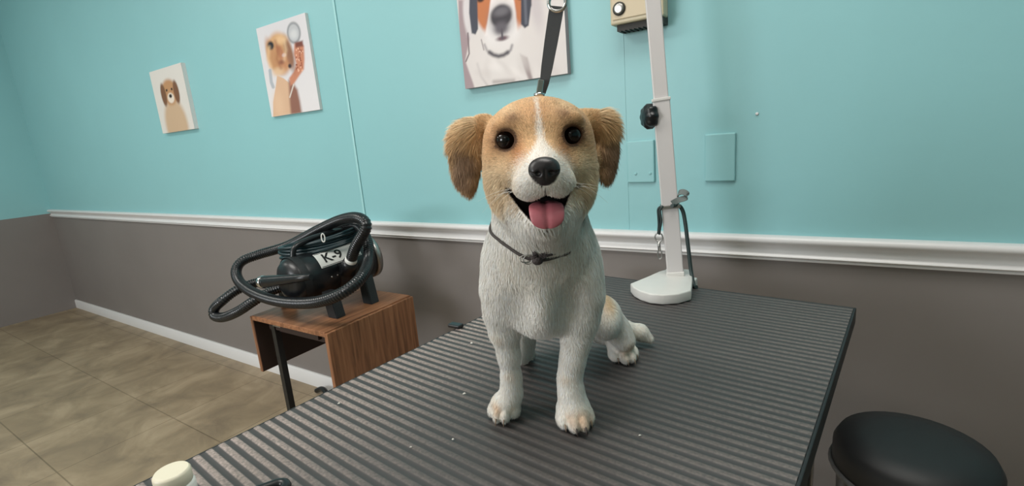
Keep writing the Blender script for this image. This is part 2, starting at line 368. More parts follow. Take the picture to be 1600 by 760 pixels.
def paint_third(p):
    x0 = p.X.min(); x1 = p.X.max(); z0 = p.Z.min(); z1 = p.Z.max(); U = (p.X-x0)/(x1-x0); V = (p.Z-z0)/(z1-z0)
    def e(u, v, ru, rv, col, soft=.2): p.mix(S((1-np.hypot((U-u)/ru, (V-v)/rv))/soft*.5+.5), col)
    e(.5, .1, .34, .42, (198, 170, 140)); e(.5, .62, .24, .2, (184, 140, 100)); e(.3, .6, .08, .18, (120, 84, 60)); e(.7, .6, .08, .18, (120, 84, 60)); e(.5, .53, .1, .08, (226, 214, 200)); e(.5, .56, .045, .03, (40, 34, 34)); e(.42, .66, .025, .02, (30, 24, 22)); e(.58, .66, .025, .02, (30, 24, 22))
canvas('wall_canvas', on_y(728,140,WALLY-.02).x-.002, on_y(886,115,WALLY-.02).x+.002, on_y(800,128,WALLY-.02).z, on_y(800,128,WALLY-.02).z+.46, paint_hound, (221, 214, 212), mat('mauve_canvas_edge', (168, 154, 158), .7),
       'large canvas print of white and tan hound with headphones on teal wall', 'canvas prints on the teal wall')
cx0, cx1, cz0, cz1 = on_y(422,183,WALLY-.02).x, on_y(498,175,WALLY-.02).x, on_y(422,183,WALLY-.02).z, on_y(396,45,WALLY-.02).z
canvas('wall_canvas', cx0, cx1, cz0, cz1, paint_two_dogs, (222, 219, 221), M_CANVAS_EDGE,
       'small canvas print of a tan puppy on white above the walnut stand', 'canvas prints on the teal wall', depth=.012)
canvas('wall_canvas', -2.985, -2.645, cz0, cz1-.04, paint_third, (216, 212, 206), M_CANVAS_EDGE, 'small canvas print farthest left on the teal wall', 'canvas prints on the teal wall', nx=60, nz=80)

# ------------------------------------------------------------------ wall plates, chime box, blemishes
def plate(p0, p1, label, holes, screws):
    a = on_y(*p0, WALLY); b = on_y(*p1, WALLY); x0, x1, z1, z0 = a.x, b.x, a.z, b.z
    t = empty('wall_plate', ((x0+x1)/2, WALLY, z0)); tag(t, label, 'wall plate', 'teal painted plates on the wall'); w = (x1-x0)/2; h = z1-z0
    bm = bmesh.new(); box(bm, -w, w, -.0065, 0, 0, h, bev=.003); link('cover', bm, M_TEAL, t)
    for dx, dz in screws:
        bm = bmesh.new(); lathe(bm, [(.0035, 0), (.0035, .001), (.002, .0016)], 12, axis_matrix((dx*w, -.0065, dz*h), (0, -1, 0))); link('screw', bm, M_TEAL, t)
plate((979.5, 221), (1024, 285), 'teal painted blank wall plate just behind the white pole', 0, [(-.35, .22), (.7, .22)])
plate((1102, 210), (1149, 283), 'teal painted blank wall plate right of the white pole', 0, [])
t = empty('door_chime', (0, WALLY, 0)); tag(t, 'beige metal wall box with round silver button and vent slot', 'chime box')
bx0, bx1 = on_y(955, 40, WALLY-.045).x, on_y(1038, 35, WALLY-.045).x; bz = on_y(960, 40, WALLY-.045).z
t.location = ((bx0+bx1)/2, WALLY, bz); w = (bx1-bx0)/2
bm = bmesh.new(); box(bm, -w, w, -.05, -.012, 0, .17, bev=.004); link('housing', bm, M_BEIGE, t)
bm = bmesh.new(); box(bm, -w+.006, w-.006, -.052, -.048, .010, .160, bev=.002)
link('face_panel', bm, mat('tan_brushed_panel', (205, 188, 158), .4), t)
bm = bmesh.new(); box(bm, -w+.012, w-.004, -.038, 0, -.014, .16)
for i in range(9): box(bm, -w+.018+i*(2*w-.03)/9, -w+.022+i*(2*w-.03)/9, -.040, -.004, -.016, -.013)
link('vent', bm, M_VENT, t)
pb = on_y(968, 14, WALLY-.05)-t.location
bm = bmesh.new(); Mb = axis_matrix((pb.x, -.052, pb.z), (0, -1, 0)); lathe(bm, [(.0155, 0), (.0155, .003), (.0125, .0035)], 28, Mb); bezel = link('button_bezel', bm, M_VENT, t)
bm = bmesh.new(); lathe(bm, [(.0125, .001), (.0125, .005), (.009, .0065), (.004, .0058)], 28, Mb); link('button', bm, M_STEEL, bezel)
for (u, v, r_, lb) in ((1183, 178, .0035, 'small white wall anchor plug in the teal wall'),):
    c = on_y(u, v, WALLY); bm = bmesh.new(); lathe(bm, [(r_, 0), (r_, .002), (r_*.5, .003)], 12, axis_matrix((0, 0, 0), (0, -1, 0))); o = link('wall_anchor', bm, M_WHITE_TRIM); o.location = c; tag(o, lb, 'wall anchor')

# ------------------------------------------------------------------ grooming table
TA = -math.radians(6.2)
tx, ty = -.628, .30                                   # a point on the left edge
ldir = Vector((math.sin(-TA), math.cos(-TA), 0)); rdir = Vector((math.cos(TA), math.sin(TA), 0))
TW = .589; NEAR = -.20; FAR = .790
gt = empty('grooming_table', (tx, ty, 0), TA); tag(gt, 'grooming table with ribbed dark grey rubber mat on top that the dog sits on', 'grooming table')
MM = bpy.data.materials.new('ribbed_rubber'); MM.use_nodes = True; nt = MM.node_tree; b = nt.nodes['Principled BSDF']
tc = nt.nodes.new('ShaderNodeTexCoord'); sep = nt.nodes.new('ShaderNodeSeparateXYZ'); nt.links.new(tc.outputs['Object'], sep.inputs[0])
nz = nt.nodes.new('ShaderNodeTexNoise'); nz.inputs['Scale'].default_value = 260; nz.inputs['Detail'].default_value = 5; nt.links.new(tc.outputs['Object'], nz.inputs['Vector'])
nb = nt.nodes.new('ShaderNodeTexNoise'); nb.inputs['Scale'].default_value = 3.5; nb.inputs['Detail'].default_value = 2; nt.links.new(tc.outputs['Object'], nb.inputs['Vector'])
def math_node(op, a, b_=None, clamp=False):
    n = nt.nodes.new('ShaderNodeMath'); n.operation = op; n.use_clamp = clamp
    for i, v in enumerate((a, b_)):
        if v is None: continue
        if isinstance(v, (int, float)): n.inputs[i].default_value = v
        else: nt.links.new(v, n.inputs[i])
    return n.outputs[0]
at_ = nt.nodes.new('ShaderNodeAttribute'); at_.attribute_name = 'col'          # R: rib top, G: dusty wear at left, sheen painted in at right
sc_ = nt.nodes.new('ShaderNodeSeparateColor'); nt.links.new(at_.outputs['Color'], sc_.inputs[0])
dust_sheen = math_node('MULTIPLY', math_node('MULTIPLY', sc_.outputs[0], sc_.outputs[1]), math_node('MULTIPLY_ADD', nz.outputs['Fac'], 1.6, ), True)
nt.nodes[-1].inputs[2].default_value = 0.0 if nt.nodes[-1].operation == 'MULTIPLY_ADD' else 0
for n in nt.nodes:
    if n.type == 'MATH' and n.operation == 'MULTIPLY_ADD': n.inputs[2].default_value = -.15
dust_sheen = math_node('MULTIPLY', dust_sheen, math_node('ADD', nb.outputs['Fac'], .45), True)
mxx = nt.nodes.new('ShaderNodeMix'); mxx.data_type = 'RGBA'; mxx.inputs[6].default_value = srgb(62, 60, 60); mxx.inputs[7].default_value = srgb(176, 160, 152)
nt.links.new(dust_sheen, mxx.inputs[0]); nt.links.new(mxx.outputs[2], b.inputs['Base Color']); b.inputs['Roughness'].default_value = .52
L = FAR-NEAR; pitch = .0145; nrib = int(L/pitch); prof = []
for i in range(nrib):
    y = NEAR+.004+i*pitch
    prof += [(y, 0), (y+.0014, .0006), (y+.0030, .0009), (y+.0056, .0009), (y+.0074, .0006), (y+.0088, 0)]
prof = [(NEAR, 0)]+prof+[(FAR, 0)]
NXM = 60; xsx = np.linspace(0, TW, NXM); V = []; col = []
def worn_sheen(x, y):
    w = .95*math.exp(-((x-.0)/.17)**2)*(1 if y < .45 else math.exp(-((y-.45)/.2)**2)) + .24*math.exp(-((x-TW)/.20)**2) + .07  # left term is dusty wear, right term paints specular sheen on the ribs
    return min(1, w)
for y, z in prof:
    for x in xsx: V.append((x, y, TZ-.0013+z)); col.append((1.0 if z > .0005 else 0.0, worn_sheen(x, y), 0, 1))
n = len(prof); idx = np.arange(n*NXM).reshape(n, NXM); q = np.stack([idx[:-1, :-1], idx[:-1, 1:], idx[1:, 1:], idx[1:, :-1]], -1).reshape(-1, 4)
me = bpy.data.meshes.new('mat'); me.from_pydata(V, [], q.tolist()); a = me.color_attributes.new('col', 'FLOAT_COLOR', 'POINT'); a.data.foreach_set('color', np.array(col).ravel())
link('rubber_mat', me, MM, gt, smooth=True)
bm = bmesh.new(); box(bm, 0, TW, NEAR, FAR, TZ-.026, TZ-.0035); link('tabletop', bm, mat('dark_board', (70, 62, 56), .6), gt)
bm = bmesh.new()
for q in ((-.004, .0, NEAR-.004, FAR+.004), (TW, TW+.004, NEAR-.004, FAR+.004), (0, TW, NEAR-.004, NEAR), (0, TW, FAR, FAR+.004)): box(bm, *q, TZ-.030, TZ-.0012, bev=.001)
link('edge_trim', bm, M_BLACKM, gt)
for x in (.05, TW-.05):
    for y in (NEAR+.07, FAR-.09):
        bm = bmesh.new(); tube(bm, [(x, y, TZ-.03), (x, y, .012)], .014, 14); lg = link('leg', bm, M_STEEL, gt)
        bm = bmesh.new(); lathe(bm, [(.017, 0), (.018, .012), (.015, .03)], 16, Matrix.Translation((x, y, 0))); link('rubber_foot', bm, M_BLACKM, lg)
for y in (NEAR+.07, FAR-.09):
    bm = bmesh.new(); tube(bm, [(.05, y, .30), (TW-.05, y, .30)], .010, 12); link('crossbar', bm, M_STEEL, gt)
def tl(s, t_, z=0): return Vector((tx, ty, 0)) + rdir*s + ldir*t_ + Vector((0, 0, z))

# ------------------------------------------------------------------ grooming arm (fan base, leaning post) and its overhead arm
zt = TZ+.0215; bp = [on_z(u, v, zt) for u, v in ((985,443), (990,449), (1000,454.5), (1015,459), (1035,461), (1060,459.5), (1080,454), (1082,437), (1081,421), (1045,420), (1030,424), (1012,432))]
arm = empty('grooming_post', (bp[4].x, bp[4].y+.07, TZ)); tag(arm, 'white square grooming post on a fan-shaped white base at the table edge', 'grooming post')
bp = [p-arm.location for p in bp]
bm = bmesh.new(); prism(bm, [(p.x, p.y) for p in bp], .0003, .0215, bev=.003); sharp(link('base', bm, M_WBASE, arm), 40)
foot = on_z(1055, 428, zt); topp = on_y(1020, 0, foot.y); joint = on_y(1035, 155, foot.y)
ax = (topp-foot).normalized(); L1 = (joint-foot).length; fo = foot-arm.location
Mp = axis_matrix(fo, ax, Vector((0.95, 0.3, 0)))
def sq(bm, h, z0, z1, bev=.002, rot=0): box(bm, -h, h, -h, h, z0, z1, bev=bev, M=Mp @ Matrix.Rotation(rot, 4, 'Z'))
bm = bmesh.new(); sq(bm, .0172, -.004, L1); post = link('lower_post', bm, M_WPOLE, arm)
bm = bmesh.new(); sq(bm, .0188, L1-.004, L1+.002, .001); link('collar_ring', bm, M_WBASE, post)
bm = bmesh.new(); sq(bm, .0150, L1-.02, L1+.95); link('upper_post', bm, M_WPOLE, arm)
bm = bmesh.new(); sq(bm, .019, -.002, .008, .002); link('post_socket', bm, M_WBASE, arm)
kz = (on_y(1012, 181, foot.y)-foot).dot(ax); kp = on_y(1030, 181, foot.y)-arm.location
kd = Vector((-.72, -.70, .0)).normalized()
bm = bmesh.new(); Mk = axis_matrix(kp, kd); lathe(bm, [(.006, .0), (.006, .018)], 14, Mk)
nseg = 48; prof_ = [(.021, .012), (.0245, .016), (.0245, .028), (.020, .034), (.006, .036)]; rings = []
for r_, z_ in prof_:
    rings.append([bm.verts.new(Mk @ Vector((r_*(1+.07*math.cos(8*2*PI*k/nseg))*math.cos(2*PI*k/nseg), r_*(1+.07*math.cos(8*2*PI*k/nseg))*math.sin(2*PI*k/nseg), z_))) for k in range(nseg)])
for a_, b_ in zip(rings, rings[1:]):
    for k in range(nseg): bm.faces.new((a_[k], a_[(k+1) % nseg], b_[(k+1) % nseg], b_[k])).smooth = True
bm.faces.new(list(reversed(rings[0]))); bm.faces.new(rings[-1])
link('clamp_knob', bm, M_BLACK, arm)
# clamp under the table edge
bm = bmesh.new(); box(bm, -.03, .03, .075, .095, -.10, .012, bev=.003); box(bm, -.03, .03, .01, .095, -.112, -.10, bev=.003); tube(bm, [(0, .035, -.15), (0, .035, -.034)], .006, 12); link('clamp', bm, M_WBASE, arm)
# horizontal arm reaching over the dog, above the frame
O = np.array([-.283, .452, TZ]); Fv = np.array([.53067299, -.84757665, 0]); Sv = np.array([.84757665, .53067299, 0])
def Lc(s, f, z): return Vector(O + Sv*s + Fv*f + np.array([0, 0, z]))
def Lp(u, v, f):
    r = ray(u, v); o = CAMPOS-O; t = (f - o.dot(Fv))/r.dot(Fv); q = o+r*t; return np.array([q.dot(Sv), f, q[2]])
def Lr(px, f): return px*(.533-f)*1.02/F
hook = Lc(.075, -.04, .60)
ptop = foot + ax*(L1+.93); armz = ptop.z-.02
bm = bmesh.new(); a0 = ptop-arm.location; a0.z -= .02; e_ = Vector((hook.x, hook.y, armz))-arm.location
dirh = (e_-a0).normalized(); tube(bm, [a0-dirh*.05, e_+dirh*.05], .012, 4); link('overhead_bar', bm, M_WPOLE, arm)
bm = bmesh.new(); tube(bm, smooth_path([e_+Vector((0, 0, .0)), e_+Vector((0, 0, -.025)), e_+Vector((.008, 0, -.04)), e_+Vector((0, 0, -.052)), e_+Vector((-.008, 0, -.042))], 5), .0025, 8); link('eye_hook', bm, M_CHROME, arm)

# ------------------------------------------------------------------ grooming loop (strap) above the dog
lp = empty('grooming_loop', Lc(.033, -.04, .39)); tag(lp, 'charcoal nylon grooming loop strap rising from behind the dog head', 'leash')
o0 = lp.location
def strap(bm, pts, w, th, wd):
    pts = [Vector(p) for p in pts]; n = len(pts); T, _ = frames(pts); ws = w if hasattr(w, '__len__') else [w]*n; prev = None
    for i in range(n):
        W = wd[i] if isinstance(wd, list) else wd
        W = (W - T[i]*W.dot(T[i])).normalized(); N = T[i].cross(W)
        r = [bm.verts.new(pts[i]+W*ws[i]*a+N*th*b) for a, b in ((-.5, -.5), (.5, -.5), (.5, .5), (-.5, .5))]
        if prev:
            for k in range(4): bm.faces.new((prev[k], prev[(k+1) % 4], r[(k+1) % 4], r[k]))
        else: bm.faces.new(list(reversed(r)))
        prev = r
    bm.faces.new(prev)
pA = Lc(*Lp(848, 146, -.035)); pB = Lc(*Lp(870, 10, -.035))
wdir = Vector(Sv)*.9+Vector(Fv)*.25
bm = bmesh.new(); strap(bm, [pA-o0+(pB-pA)*t for t in (0, .12, .3, .6, .9, 1)], [.006, .010, .0125, .0145, .0155, .0155], .0018, wdir); link('strap', bm, M_STRAP, lp)
bm = bmesh.new(); cl = Lc(*Lp(843.5, 139, -.03))-o0   # slide clasp lying against the fur
dn = (pB-pA).normalized()
box(bm, -.0035, .0035, -.0015, .0015, -.010, .010, bev=.001, M=axis_matrix(cl, dn, Vector(Fv)))
tube(bm, [Lc(*Lp(835, 149, -.028))-o0, Lc(*Lp(843, 147, -.026))-o0, Lc(*Lp(850, 148, -.028))-o0], .0022, 8)
link('slide_clasp', bm, M_CHROME, lp)
bm = bmesh.new(); c0 = pB-o0; wn = (wdir-dn*wdir.dot(dn)).normalized(); nn = dn.cross(wn)
ring = [c0+dn*(.004+.009*math.sin(a))+wn*(.0095*math.cos(a)) for a in np.linspace(0, 2*PI, 25)[:-1]]
tube(bm, ring, .0021, 8, closed=True); link('swivel_ring', bm, M_CHROME, lp)
bm = bmesh.new(); cs = c0+dn*.012; tube(bm, [cs, cs+dn*.012], .004, 12); box(bm, -.006, .006, -.003, .003, .010, .02, bev=.001, M=axis_matrix(cs, dn, wn))
up_ = [cs+dn*.02+wn*.006, cs+dn*.04+wn*.0075, hook-o0+Vector((0, 0, .0))]
tube(bm, [cs+dn*.02, hook-o0], .0028, 8); link('snap_hook', bm, M_CHROME, lp)
bm = bmesh.new(); hp = hook-o0; et = e_+arm.location-o0+Vector((0, 0, -.05)); strap(bm, [hp, hp*.5+et*.5, et], .012, .002, wdir); link('upper_strap', bm, M_STRAP, lp)

# second loop hanging on the post
YP = foot.y
h0 = on_y(1046, 322, YP); hl = empty('hanging_loop', h0); tag(hl, 'spare dark grooming loop with metal snap hook wrapped around the white post', 'leash')
q_ = lambda u, v, dy=0: on_y(u, v, YP+dy)-h0
bm = bmesh.new(); box(bm, -.0205, .0205, -.0205, .0205, -.004, .004, bev=.0015, M=axis_matrix(q_(1047, 322), ax, Vector((0.95, 0.3, 0)))); link('metal_band', bm, M_STEEL, hl)
bm = bmesh.new(); tube(bm, smooth_path([q_(1034, 323, -.02), q_(1029, 327, -.02), q_(1029.5, 340, -.02), q_(1030, 352, -.02), q_(1029, 365, -.02)], 6), [.0062]*25, 8, flat=.5); 
tube(bm, smooth_path([q_(1036, 322, -.022), q_(1031, 330, -.024), q_(1033, 345, -.024), q_(1031, 358, -.022), q_(1030, 366, -.02)], 6), .0045, 8, flat=.6); link('strap', bm, mat('dark_green_webbing', (38, 52, 52), .7), hl)
bm = bmesh.new(); cpt = q_(1029.5, 371, -.02); R_ = .0085
tube(bm, [cpt+Vector((R_*math.cos(a), 0, R_*1.1*math.sin(a))) for a in np.linspace(0, 2*PI, 20)[:-1]], .0016, 7, closed=True)
tube(bm, [q_(1029.5, 378, -.02), q_(1030.5, 392, -.02)], .0032, 10)
tube(bm, smooth_path([q_(1028, 391, -.02), q_(1028, 399, -.02), q_(1030.5, 405, -.02), q_(1034, 401, -.02), q_(1033.5, 391, -.02)], 5), .0015, 7)
link('snap_hook', bm, M_STEEL, hl)
bm = bmesh.new(); tube(bm, smooth_path([q_(1050, 322, -.03), q_(1060, 321, -.005), q_(1067, 330, .0), q_(1071, 350, .0), q_(1074, 375, .0), q_(1077, 400, .0), q_(1080, 425, .0), on_z(1084, 446, TZ+.004)-h0, on_z(1088, 449, TZ+.004)-h0], 6), .0042, 9); link('cord', bm, mat('dark_green_cord', (46, 60, 60), .5), hl)
bm = bmesh.new(); strap(bm, smooth_path([q_(1050, 318, -.025), q_(1060, 313, -.015), q_(1072, 309, -.01), q_(1073, 303, -.01), q_(1066, 300, -.01), q_(1060, 303, -.008), q_(1058, 312, 0), q_(1054, 319, .0)], 4), .012, .002, Vector((.2, .5, .85))); link('strap_fold', bm, mat('grey_webbing', (104, 112, 110), .8), hl)

# ------------------------------------------------------------------ drop-leaf table
DZ = .60; dx0, dx1, dy0, dy1 = -1.556, -1.184, .792, 1.135
dt = empty('drop_leaf_table', ((dx0+dx1)/2, (dy0+dy1)/2, 0)); tag(dt, 'small walnut laminate drop-leaf stand with both leaves hanging down', 'side table')
ox, oy = dt.location.x, dt.location.y; hw, hd = (dx1-dx0)/2, (dy1-dy0)/2
bm = bmesh.new(); box(bm, -hw, hw, -hd, hd, DZ-.016, DZ, bev=.0015); link('top', bm, M_WOODX, dt)
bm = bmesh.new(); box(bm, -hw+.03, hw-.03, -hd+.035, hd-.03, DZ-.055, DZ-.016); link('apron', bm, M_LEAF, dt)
for x, hgt, m_ in ((-hw-.004, .19, 0), (hw+.004, .182, 0)):
    bm = bmesh.new(); sx = -1 if x < 0 else 1
    box(bm, x-.007, x+.007, -hd, hd+.002, DZ-.008-hgt, DZ-.004, bev=.001)
    lf = link('leaf', bm, M_WOODZ, dt)
    if sx < 0: 
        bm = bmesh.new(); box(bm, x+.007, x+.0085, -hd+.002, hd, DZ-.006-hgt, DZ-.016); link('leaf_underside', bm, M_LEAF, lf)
for x in (-hw+.075, hw-.012):
    for y in (-hd+.03, hd-.05):
        bm = bmesh.new(); lx = .010; box(bm, x-lx, x+lx, y-lx, y+lx, .0, DZ-.016, bev=.001); link('leg', bm, M_BLACK, dt)
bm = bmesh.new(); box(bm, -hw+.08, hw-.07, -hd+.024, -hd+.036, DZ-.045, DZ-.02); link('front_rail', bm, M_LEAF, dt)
bm = bmesh.new(); c_ = Vector((-.06, -hd+.004, DZ-.018)); box(bm, c_.x-.02, c_.x+.02, c_.y, c_.y+.03, c_.z-.004, c_.z, bev=.001); link('hinge_plate', bm, M_STEEL, dt)

# ------------------------------------------------------------------ forced-air dog dryer on the stand
bl = empty('dog_dryer', (dt.location.x-.0, dt.location.y, DZ)); tag(bl, 'black forced-air dog dryer with coiled hose on the walnut stand', 'dryer')
b0 = Vector(bl.location)
def By(u, v, Y): return on_y(u, v, Y)-b0
# motor canister: horizontal cylinder, front end towards lower left
cA = By(449, 444, .83); cB = By(574, 400, 1.12)
ad = (cB-cA).normalized(); Lb = (cB-cA).length; RB = .076
Mc = axis_matrix(cA, ad)
bm = bmesh.new(); lathe(bm, [(.030, -.012), (.050, -.006), (.062, .0), (RB, .018), (RB, Lb*.45), (RB-.004, Lb*.46), (RB-.004, Lb*.49), (RB, Lb*.50), (RB, Lb-.02), (.06, Lb), (.03, Lb+.008)], 40, Mc)
link('canister', bm, M_BLACK, bl)
bm = bmesh.new(); lathe(bm, [(RB+.002, Lb*.06), (RB+.003, Lb*.10), (RB+.002, Lb*.14)], 40, Mc, cap=False); link('band', bm, M_BLACKM, bl)
# silver rear ring
bm = bmesh.new(); lathe(bm, [(RB-.006, Lb-.012), (RB+.001, Lb-.008), (RB+.001, Lb+.008), (RB-.012, Lb+.014)], 40, Mc); link('rear_cap', bm, M_STEEL, bl)
# feet
for (u, v, Y, u2, v2) in ((515, 455, .90, 527, 494), (570, 430, 1.06, 580, 472), (446, 450, .90, 447, 470), (495, 440, 1.08, 500, 460)):
    p = on_y(u, v, Y)-b0
    q = on_z(u2, v2, DZ+.002)-b0; q.z = .0; 
    if u in (446, 495): q = Vector((p.x, p.y, 0)); 
    bm = bmesh.new(); d_ = (p-q)
    for s_ in range(1):
        a = q; w1, w2 = .021, .018
        vs1 = [bm.verts.new(a+Vector(o_)) for o_ in ((-w1, -w1*.8, 0), (w1, -w1*.8, 0), (w1, w1*.8, 0), (-w1, w1*.8, 0))]
        vm = [bm.verts.new(a+Vector(o_)+d_*.12) for o_ in ((-w1, -w1*.8, 0), (w1, -w1*.8, 0), (w1, w1*.8, 0), (-w1, w1*.8, 0))]
        vs2 = [bm.verts.new(p+Vector(o_)) for o_ in ((-w2, -w2, 0), (w2, -w2, 0), (w2, w2, 0), (-w2, w2, 0))]
        for r0, r1_ in ((vs1, vm), (vm, vs2)):
            for k in range(4): bm.faces.new((r0[k], r0[(k+1) % 4], r1_[(k+1) % 4], r1_[k]))
        bm.faces.new(list(reversed(vs1))); bm.faces.new(vs2)
        bmesh.ops.bevel(bm, geom=list(bm.edges), offset=.002, segments=2, affect='EDGES')
    link('foot', bm, M_BLACKM, bl)
# label curved around the canister with K-9
zc = Lb*.36
def cyl_pt(ang, z, r=RB+.0012): return Mc @ Vector((r*math.cos(ang), r*math.sin(ang), z))
camd = (Vector(CAMPOS)-b0-cA-ad*zc); best = max(range(720), key=lambda k: ((cyl_pt(k*PI/360, zc)-cA-ad*zc)).dot(camd)); angc = best*PI/360
s_up = 1 if cyl_pt(angc+.3, zc).z > cyl_pt(angc-.3, zc).z else -1
def lab_patch(bm, a0, a1, z0, z1, r, na=16):
    rows = [[bm.verts.new(cyl_pt(angc+s_up*(a0+(a1-a0)*i/na), z, r)) for i in range(na+1)] for z in (z0, z1)]
    for i in range(na): bm.faces.new((rows[0][i], rows[1][i], rows[1][i+1], rows[0][i+1])).smooth = True
LZ0, LZ1 = Lb*.28, Lb*.78
bm = bmesh.new(); lab_patch(bm, .12, .85, LZ0, LZ1, RB+.0012); lbl = link('label_plate', bm, M_LABELW, bl)
def wrap_text(s, size, ang, z, name):
    cu = bpy.data.curves.new('t', 'FONT'); cu.body = s; cu.size = size; cu.align_x = 'CENTER'; cu.align_y = 'CENTER'; cu.offset = size*.02; cu.resolution_u = 4
    t_ = bpy.data.objects.new('t', cu); C.objects.link(t_); dg = bpy.context.evaluated_depsgraph_get(); me = bpy.data.meshes.new_from_object(t_.evaluated_get(dg)); bpy.data.objects.remove(t_)
    bm = bmesh.new(); bm.from_mesh(me); bmesh.ops.subdivide_edges(bm, edges=[e for e in bm.edges if e.calc_length() > size*.1], cuts=3)
    bmesh.ops.triangulate(bm, faces=bm.faces)
    for v in bm.verts: v.co = cyl_pt(angc+s_up*(ang+v.co.y/RB), z+v.co.x, RB+.0020)
    link(name, bm, M_INK, lbl)
wrap_text('K-9', .046, .48, LZ0+.052, 'lettering')
bm = bmesh.new(); lab_patch(bm, .14, .165, LZ0+.003, LZ1-.003, RB+.0016); lab_patch(bm, .80, .825, LZ0+.003, LZ1-.003, RB+.0016); link('label_border', bm, M_INK, lbl)
# small screws below the label
for i in range(2):
    bm = bmesh.new(); p = cyl_pt(angc-s_up*.35, Lb*(.36+.07*i), RB); lathe(bm, [(.003, 0), (.003, .002), (.001, .003)], 10, axis_matrix(p, p-cA-ad*Lb*.4)); link('screw', bm, M_STEEL, bl)
# top handle and coiled power cord
bm = bmesh.new()
tube(bm, smooth_path([cA+ad*.03+Vector((0, 0, RB-.006)), cA+ad*.05+Vector((0, 0, RB+.030)), cA+ad*Lb*.5+Vector((0, 0, RB+.040)), cA+ad*(Lb-.05)+Vector((0, 0, RB+.030)), cA+ad*(Lb-.03)+Vector((0, 0, RB-.006))], 8), .009, 10); link('handle', bm, M_BLACK, bl)
cc = By(500, 380, .97); cdir = (By(560, 362, 1.05)-By(440, 392, .88)).normalized(); cup = Vector((0, 0, 1)); csd = cdir.cross(cup).normalized()
Rc1, Rc2 = .128, .060
bm = bmesh.new()
pts = []
for i in range(8*36):
    a = 2*PI*i/36; j = i/36; w_ = .004*math.sin(j*7.3)+.003*math.sin(i*.37)
    rr = 1-.03*(j % 3) + w_*2; zz = (j-4)*.0048 + .006*math.sin(a+j)
    pts.append(cc + cdir*(Rc1*rr*math.cos(a)) + csd*(Rc2*rr*math.sin(a)) + cup*(zz+.004*math.cos(a*2)))
tube(bm, pts, .0052, 8); link('power_cord', bm, M_CORD, bl)
bm = bmesh.new(); wq = cc+csd*-.0; ringp = [By(505, 372, .90)+Vector((.004*math.cos(a), 0.003*math.cos(a), .013*math.sin(a))) for a in np.linspace(0, 2*PI, 16)[:-1]]; tube(bm, ringp, .002, 6, closed=True); link('cord_tie', bm, M_LABELW, bl)
# corrugated hose: from the rear-right cuff over the top, round the left, under the front and off to the nozzle
hp_ = [(548, 408, .97), (556, 385, .965), (572, 355, .97), (561, 341, .98), (535, 343, 1.0), (500, 358, 1.0), (450, 384, .98), (405, 398, .93), (378, 409, .88), (369, 425, .85), (376, 443, .83), (398, 459, .81), (430, 470, .80), (468, 474, .80), (505, 470, .81), (540, 455, .84), (566, 432, .90), (576, 405, .98), (573, 375, 1.02), (556, 352, 1.05), (520, 360, 1.06)]
path = smooth_path([By(*p) for p in hp_], 26)
# resample evenly so the corrugation has an even pitch
def resample(P, step):
    out = [P[0]]; acc = 0
    for a, b_ in zip(P, P[1:]):
        d_ = (b_-a).length
        while acc+d_ >= step:
            t_ = (step-acc)/d_; a = a+(b_-a)*t_; out.append(a.copy()); d_ = (b_-a).length; acc = 0
        acc += d_
    return out
def hose(path, r, name, step=.0019):
    P = resample(path, step); bm = bmesh.new(); tube(bm, P, [r*(1.0 if i % 4 in (0, 1) else .90) for i in range(len(P))], 14)
    o = link(name, bm, M_HOSE, bl); o.data.polygons.foreach_set('use_smooth', [True]*len(o.data.polygons)); return o
hose(path, .0172, 'hose')
path2 = smooth_path([By(*p) for p in [(425, 440, .90), (398, 443, .87), (370, 454, .82), (348, 470, .78), (335, 483, .77), (336, 494, .765), (350, 496, .765), (372, 487, .77), (398, 470, .80), (425, 455, .85), (450, 446, .89)]], 26)
hose(path2, .0165, 'hose')
# hose cuff (steel) + nozzle
bm = bmesh.new(); a = By(548, 408, .97); d_ = (By(556, 385, .965)-a).normalized(); lathe(bm, [(.0175, -.012), (.0190, -.006), (.0190, .006), (.0175, .012)], 24, axis_matrix(a, d_)); link('hose_cuff', bm, M_LABELW, bl)
bm = bmesh.new(); lathe(bm, [(.026, -.05), (.024, -.012), (.021, .0)], 24, axis_matrix(a-d_*.0, d_)); link('outlet', bm, M_BLACK, bl)
n0 = By(411, 441, .80); n1_ = By(486, 433, .815); nd = (n1_-n0).normalized()
bm = bmesh.new(); lathe(bm, [(.0190, -.008), (.0205, -.004), (.0205, .004), (.0190, .008)], 24, axis_matrix(n0, nd)); nz_ = link('nozzle_clamp', bm, M_CHROME, bl)
bm = bmesh.new(); Ln = (n1_-n0).length; lathe(bm, [(.0185, .005), (.0190, .02), (.0175, .05), (.012, Ln*.75), (.008, Ln)], 24, axis_matrix(n0, nd)); link('nozzle', bm, M_BLACK, bl)

# ------------------------------------------------------------------ odds and ends round the table
p = on_z(279, 781, TZ+.001); t = empty('white_bottle', (p.x, p.y, TZ+.0003)); tag(t, 'small white plastic bottle with cream cap at the near left table corner', 'bottle')
bm = bmesh.new(); lathe(bm, [(.017, 0), (.019, .002), (.019, .018), (.016, .022)], 28); link('body', bm, mat('white_plastic', (232, 230, 224), .35), t)
bm = bmesh.new(); lathe(bm, [(.0165, .020), (.0175, .022), (.0175, .033), (.0155, .036)], 28); link('cap', bm, mat('cream_plastic', (226, 218, 196), .4), t)
p = on_z(433, 768, TZ); bm = bmesh.new()
tube(bm, smooth_path([(-.035, -.05, .006), (-.012, -.012, .006), (.0, .006, .006), (.012, .003, .006), (.012, -.015, .006), (.02, -.06, .006)], 8), .0055, 10)
o = link('clipper_cord', bm, M_BLACK); o.location = (p.x, p.y, TZ-.0005); tag(o, 'black cord loop lying on the mat near the front left corner', 'cord')
